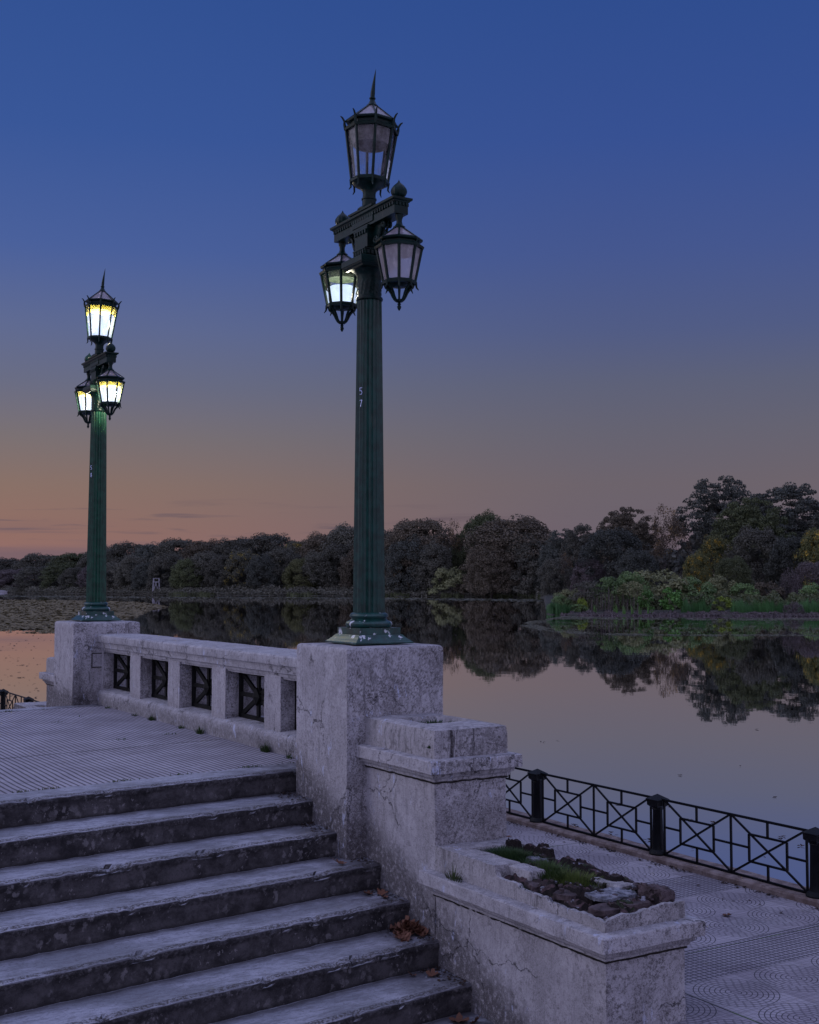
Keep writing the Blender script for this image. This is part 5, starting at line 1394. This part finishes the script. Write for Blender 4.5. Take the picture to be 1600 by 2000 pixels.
def sil(u):
    return np.interp(u, [a for a, b in SIL], [b for a, b in SIL])
shx = np.array([a for a, b in SH], float); shy = np.array([b for a, b in SH], float)
def g_back(n, rng):
    u = np.where(rng.random(n) < .32, rng.uniform(-2400, -200, n), rng.uniform(-200, 2600, n)); D = np.interp(u, shx, shy); D = np.interp(u, [-700, 1000, 1120, 3000], [70, 75, 0, 0]) + np.where(u > 1050, np.interp(u, [1050, 1130, 1900], [325, 275, 262]), D) + 40 * rng.random(n)
    z1 = (1141 - sil(u)) / F * D + EYE
    lump = np.array([noise.noise(Vector((a * .035, b * .12, 0))) for a, b in zip(u, rng.random(n) * 100)])
    z = ZW + (z1 - ZW) * (1 - rng.random(n) ** 1.5 * .95) * (.90 + .12 * lump)
    return np.stack([(u - 800) / F * D, D, z], 1)
mass('background_wood', 'dark depth of the wood behind the front trees across the lake', g_back, 130000, 1.0, M['f_grey'], NR, .3, .6)
def g_under(n, rng):
    u = np.where(rng.random(n) < .3, rng.uniform(-2400, -200, n), rng.uniform(-200, 1095, n)); dd = rng.uniform(.3, 7, n); D = np.interp(u, shx, shy); D = np.where(u > 1050, 285, D) + dd
    lump = np.array([.5 + .55 * noise.noise(Vector((a * .035, b * .2, 0))) + .35 * noise.noise(Vector((a * .13, b * .5, 4))) for a, b in zip(u, dd)])
    z = ZW + .05 + rng.random(n) ** .8 * np.clip(.1 + .22 * dd + 1.5 * lump, .15, 4)
    return np.stack([(u - 800) / F * D, D, z], 1)
mass('undergrowth', 'dark bushes and creepers hanging to the water along the far shore', g_under, 60000, .42, M['f_grey'], NR, .4, .7)
def g_under2(n, rng):
    u = rng.uniform(1080, 1750, n); D = np.interp(u, shx, shy) + rng.uniform(10, 34, n)
    lump = np.array([.5 + .5 * noise.noise(Vector((a * .05, 7, 3))) for a in u])
    z = ZW + .2 + rng.random(n) ** 1.3 * (.7 + 1.9 * lump)
    return np.stack([(u - 800) / F * D, D, z], 1)
mass('undergrowth', 'tangle of brown stems and leaves behind the bushes of the point', g_under2, 36000, .22, M['f_green'], NR, .4, .8)
# reeds
def reeds(label, spans, m, n, hmin, hmax, wdt, seed, lean=.35):
    rng = random.Random(seed); P = []; H = []
    tot = sum((b - a) for a, b, *_ in spans)
    for (a, b, d0, d1) in spans:
        for _ in range(int(n * (b - a) / tot)):
            u = rng.uniform(a, b); D = shore(u) + rng.uniform(d0, d1); c = .55 + .45 * noise.noise(Vector((u * .12, 1, 0)))
            P.append((UX(u, D), D, ZW + .02)); H.append(rng.uniform(hmin, hmax) * (.5 + c))
    return tag(blades(P, H, m, 'reeds', None, wdt, lean, seed, 2, frame=False), label, 'reeds', None, 'stuff')
reeds('green reeds at the left tip of the point', [(1066, 1112, .2, 4), (1068, 1100, .2, 3)], M['reed'], 2600, .5, 1.2, .05, 1)
reeds('green reeds behind the dead bank right of the big-leaved shrubs', [(1328, 1385, 3.5, 8), (1425, 1535, 3.5, 9), (1555, 1700, 3, 9)], M['reed'], 4600, .6, 1.6, .05, 2)
reeds('scattered green sprigs growing on the dead bank', [(1214, 1221, -.3, .5), (1231, 1236, -.3, .5), (1246, 1252, -.3, .5), (1262, 1274, 0, .8), (1158, 1164, 2, 3), (1196, 1206, 2, 3)], M['f_fresh'], 160, .5, 1.2, .05, 3)
reeds('fringe of green reeds along the far shore', [(560, 620, -.5, 1), (720, 800, -.5, 1.2), (860, 905, -.5, 1), (960, 1056, -.8, 2), (330, 420, -.5, .8)], M['f_green'], 2200, .5, 1.2, .10, 4)
# bank of dead reeds at the foot of the point
rb = MB(); vs = []; fs = []
uu = list(np.arange(1088, 1760, 1.5)); kk = [(-.9, 0), (-.5, .12), (.2, .34), (1.2, .50), (2.6, .50), (4.2, .22), (5.5, 0)]
for u in uu:
    e = min(1, (u - 1088) / 40); s_ = e * (.45 + .5 * noise.noise(Vector((u * .03, 0, 5))) + .3 * noise.noise(Vector((u * .13, 0, 9)))) * (.4 if u < 1240 else .7)
    for (d, h) in kk:
        D = shore(u) + d; j = noise.noise(Vector((u * .4, d * 2, 0))) * .14
        vs.append((UX(u, D), D + j, ZW - .05 + h * s_ + j * .8 * (h > 0)))
for i in range(len(uu) - 1):
    for j in range(len(kk) - 1): fs.append((i * 7 + j, (i + 1) * 7 + j, (i + 1) * 7 + j + 1, i * 7 + j + 1))
rb.add(vs, fs); tag(rb.build('dead_reed_bank', M['mud'], None, True, sharp=None), 'low bank of dead purple-brown reeds along the waterline of the point', 'bank', None, 'stuff')
def g_stalks(n, rng):
    u = 1095 + 660 * rng.random(n); dd = rng.uniform(-.6, 4.6, n); D = np.interp(u, shx, shy) + dd
    return np.stack([(u - 800) / F * D, D, ZW + .03 + rng.random(n) ** 1.5 * np.interp(dd, [-.6, 1.5, 4.6], [.10, .40, .35]) * np.array([.55 + .9 * noise.noise(Vector((q * .05, 2, 2))) + .4 * noise.noise(Vector((q * .2, 2, 7))) for q in u]).clip(.1, 1.3)], 1)
mass('dead_stalks', 'tangled dead stalks lying on the bank of the point', g_stalks, 26000, .13, M['f_purple'], NR, .6, .9, 2.4)
# floating plants: the brown field at the left, thin green rafts by the point and far shore
def in_poly(x, y, poly):
    c = False; j = len(poly) - 1
    for i in range(len(poly)):
        xi, yi = poly[i]; xj, yj = poly[j]
        if (yi > y) != (yj > y) and x < (xj - xi) * (y - yi) / (yj - yi) + xi: c = not c
        j = i
    return c
def raft(label, polyuv, n, size, m, seed, edge=.25, flat=.15, cover=0.0, zz=.015):
    rng = np.random.default_rng(seed); us_ = [p[0] for p in polyuv]; vs_ = [p[1] for p in polyuv]
    P = []; tries = 0
    while len(P) < n and tries < n * 12:
        tries += 1
        u = rng.uniform(min(us_), max(us_)); v = 1 / rng.uniform(1 / (max(vs_) - 1141), 1 / (min(vs_) - 1141)) + 1141
        D = 3.0 * F / (v - 1141)
        if rng.random() > (D / (3.0 * F / (min(vs_) - 1141))) ** .6 * 1.0 + .25: continue
        x = UX(u, D); w_ = noise.noise(Vector((x * .06, D * .03, seed))) * 7 + noise.noise(Vector((x * .3, D * .15, seed))) * 4
        if not in_poly(u + w_ * edge * 2, v + w_ * edge, polyuv): continue
        c = noise.noise(Vector((x * .5, D * .22, seed + 4))) + .6 * noise.noise(Vector((x * 1.7, D * .8, seed)))
        if c < cover - .3 * 0: continue
        P.append((x, D, ZW + zz + rng.uniform(0, .02)))
    P = np.array(P); N = np.tile(np.array([0, 0, 1.0]), (len(P), 1))
    sz = size * (.5 + P[:, 1] / 150.0)
    V, Fq = leaf_quads(P, N, sz, rng, 1.5, flat)
    V[:, 2] = np.maximum(V[:, 2], ZW + .004)
    return tag(link('floating_plants', np_mesh('floating_plants', V, Fq, m), None), label, 'water plants', None, 'stuff')
raft('field of brown floating plants on the water at the left', [(-160, 1172), (150, 1173.5), (275, 1177), (325, 1185), (305, 1188), (290, 1191), (262, 1205), (215, 1216), (190, 1226), (130, 1228), (90, 1229), (0, 1228), (-160, 1226)], 80000, .50, M['lily'], 3, .18, .11, -1.2, .02)
raft('loose edge of the brown plant field where the water shows through', [(-160, 1222), (0, 1224), (110, 1226), (220, 1214), (225, 1220), (105, 1237), (0, 1235), (-160, 1234)], 3600, .16, M['lily'], 6, .2, .15, .0)
raft('thin pale raft of duckweed along the far shore', [(-100, 1162), (300, 1166), (700, 1167), (1050, 1170), (1060, 1175), (900, 1172.5), (700, 1169.5), (300, 1168), (-100, 1164)], 5200, .30, M['duck'], 9, .10, .08, .08)
raft('thin green rafts of duckweed curving out in front of the point', [(1015, 1222), (1030, 1214), (1100, 1203.5), (1200, 1207), (1400, 1207.5), (1700, 1207), (1700, 1212), (1400, 1211), (1200, 1210), (1080, 1209), (1045, 1220), (1080, 1228), (1150, 1235), (1300, 1239), (1500, 1239), (1700, 1238), (1700, 1241.5), (1450, 1242), (1300, 1242), (1150, 1240), (1060, 1232)], 9000, .13, M['duck'], 12, .05, .06, -.15)
raft('speckle of duckweed on the dark water close to the point', [(1060, 1212), (1700, 1212), (1700, 1238), (1200, 1237), (1080, 1228)], 2600, .10, M['duck'], 14, .05, .05, .12)
def g_far_specks():
    rng = np.random.default_rng(4); P = []
    for _ in range(900):
        v = 1141 + rng.uniform(8, 130) ; u = rng.uniform(250, 1650); D = 3.0 * F / (v - 1141)
        if D < 265 and not (u > 1060 and D > 112): P.append((UX(u, D), D, ZW + .012))
    for _ in range(330):
        v = rng.uniform(1236, 1420); u = rng.uniform(-100, 115); D = 3.0 * F / (v - 1141)
        if noise.noise(Vector((u * .05, v * .1, 3))) > -.1: P.append((UX(u, D), D, ZW + .012))
    for _ in range(22):
        v = rng.uniform(1420, 1760); u = rng.uniform(900, 1700); D = 3.0 * F / (v - 1141); P.append((UX(u, D), D, ZW + .012))
    for cu, cv, k in [(1208, 1565, 6), (1120, 1605, 9), (1385, 1600, 7), (1320, 1510, 4), (1522, 1628, 6), (1550, 1645, 4), (1260, 1633, 6), (1190, 1620, 4), (1058, 1447, 4), (1340, 1596, 4), (47, 1322, 6), (42, 1299, 5), (75, 1361, 5), (45, 1251, 4), (28, 1257, 4)]:
        for _ in range(k): P.append((UX(cu + rng.normal(0, 3.5), 3.0 * F / (cv - 1141 + 0)) , 3.0 * F / (cv - 1141 + rng.normal(0, .7)), ZW + .012))
    P = np.array(P); N = np.tile(np.array([0, 0, 1.0]), (len(P), 1))
    V, Fq = leaf_quads(P, N, .022 + P[:, 1] * .0011, rng, 2.0, .12)
    V[:, 2] = np.maximum(V[:, 2], ZW + .004)
    return tag(link('floating_leaves', np_mesh('floating_leaves', V, Fq, M['litter']), None), 'tiny dead leaves and specks floating on the lake', 'debris', None, 'stuff')
g_far_specks()

# ------------------------------------------------------------------ small man-made things on the far shore
def watchtower():
    D = 362; x = UX(306.5, D); z0 = ZW + .1; h1 = hgt(1136.5, D); h2 = hgt(1129.5, D)
    o = thing('watchtower', 'small white wooden watchtower standing on the shore before the far wood', 'tower', (x, D, 0))
    for sx in (-1, 1):
        for sy in (-1, 1):
            MB().bar((sx * 1.0, sy * .6, z0 - .5), (sx * .8, sy * .55, h2), .17).build('leg', M['white'], o)
    b = MB(); b.bar((-.9, -.62, z0 + .1), (.1, -.6, h1), .14); b.bar((.9, -.62, z0 + .1), (-.1, -.58, h1), .14); b.build('brace', M['white'], o)
    b = MB(); b.box(-.95, .95, -.7, .7, h1 - .1, h1 + .1); b.build('platform', M['white'], o)
    b = MB(); b.box(-.95, .95, -.7, .7, h2 - .05, h2 + .06); b.build('roof', M['white'], o)
watchtower()
def boat():
    D = 452; x0, x1 = UX(-8, D), UX(46, D); o = thing('moored_boat', 'long low white boat moored by the far bank at the left edge', 'boat', ((x0 + x1) / 2, D, ZW))
    L = (x1 - x0) / 2; h = MB(); ring = []
    vs = []; fs = []; n = 15
    for i in range(n):
        q = i / (n - 1) * 2 - 1; wd = 1.1 * (1 - abs(q) ** 3); zt = .62 + .35 * q * q - .2 * q
        vs += [(q * L, -wd - .02, zt), (q * L * .96, -wd * .6 - .01, -.1), (q * L * .96, wd * .6 + .01, -.1), (q * L, wd + .02, zt)]
    for i in range(n - 1):
        for j in range(3): fs.append((i * 4 + j, i * 4 + j + 1, i * 4 + 4 + j + 1, i * 4 + 4 + j))
        fs.append((i * 4 + 3, i * 4, i * 4 + 4, i * 4 + 7))
    h.add(vs, fs); h.build('hull', M['white'], o, True)
    c = MB(); c.box(-L * .8, L * .8, -.8, .8, .55, .60); c.build('deck', M['white'], o)
boat()
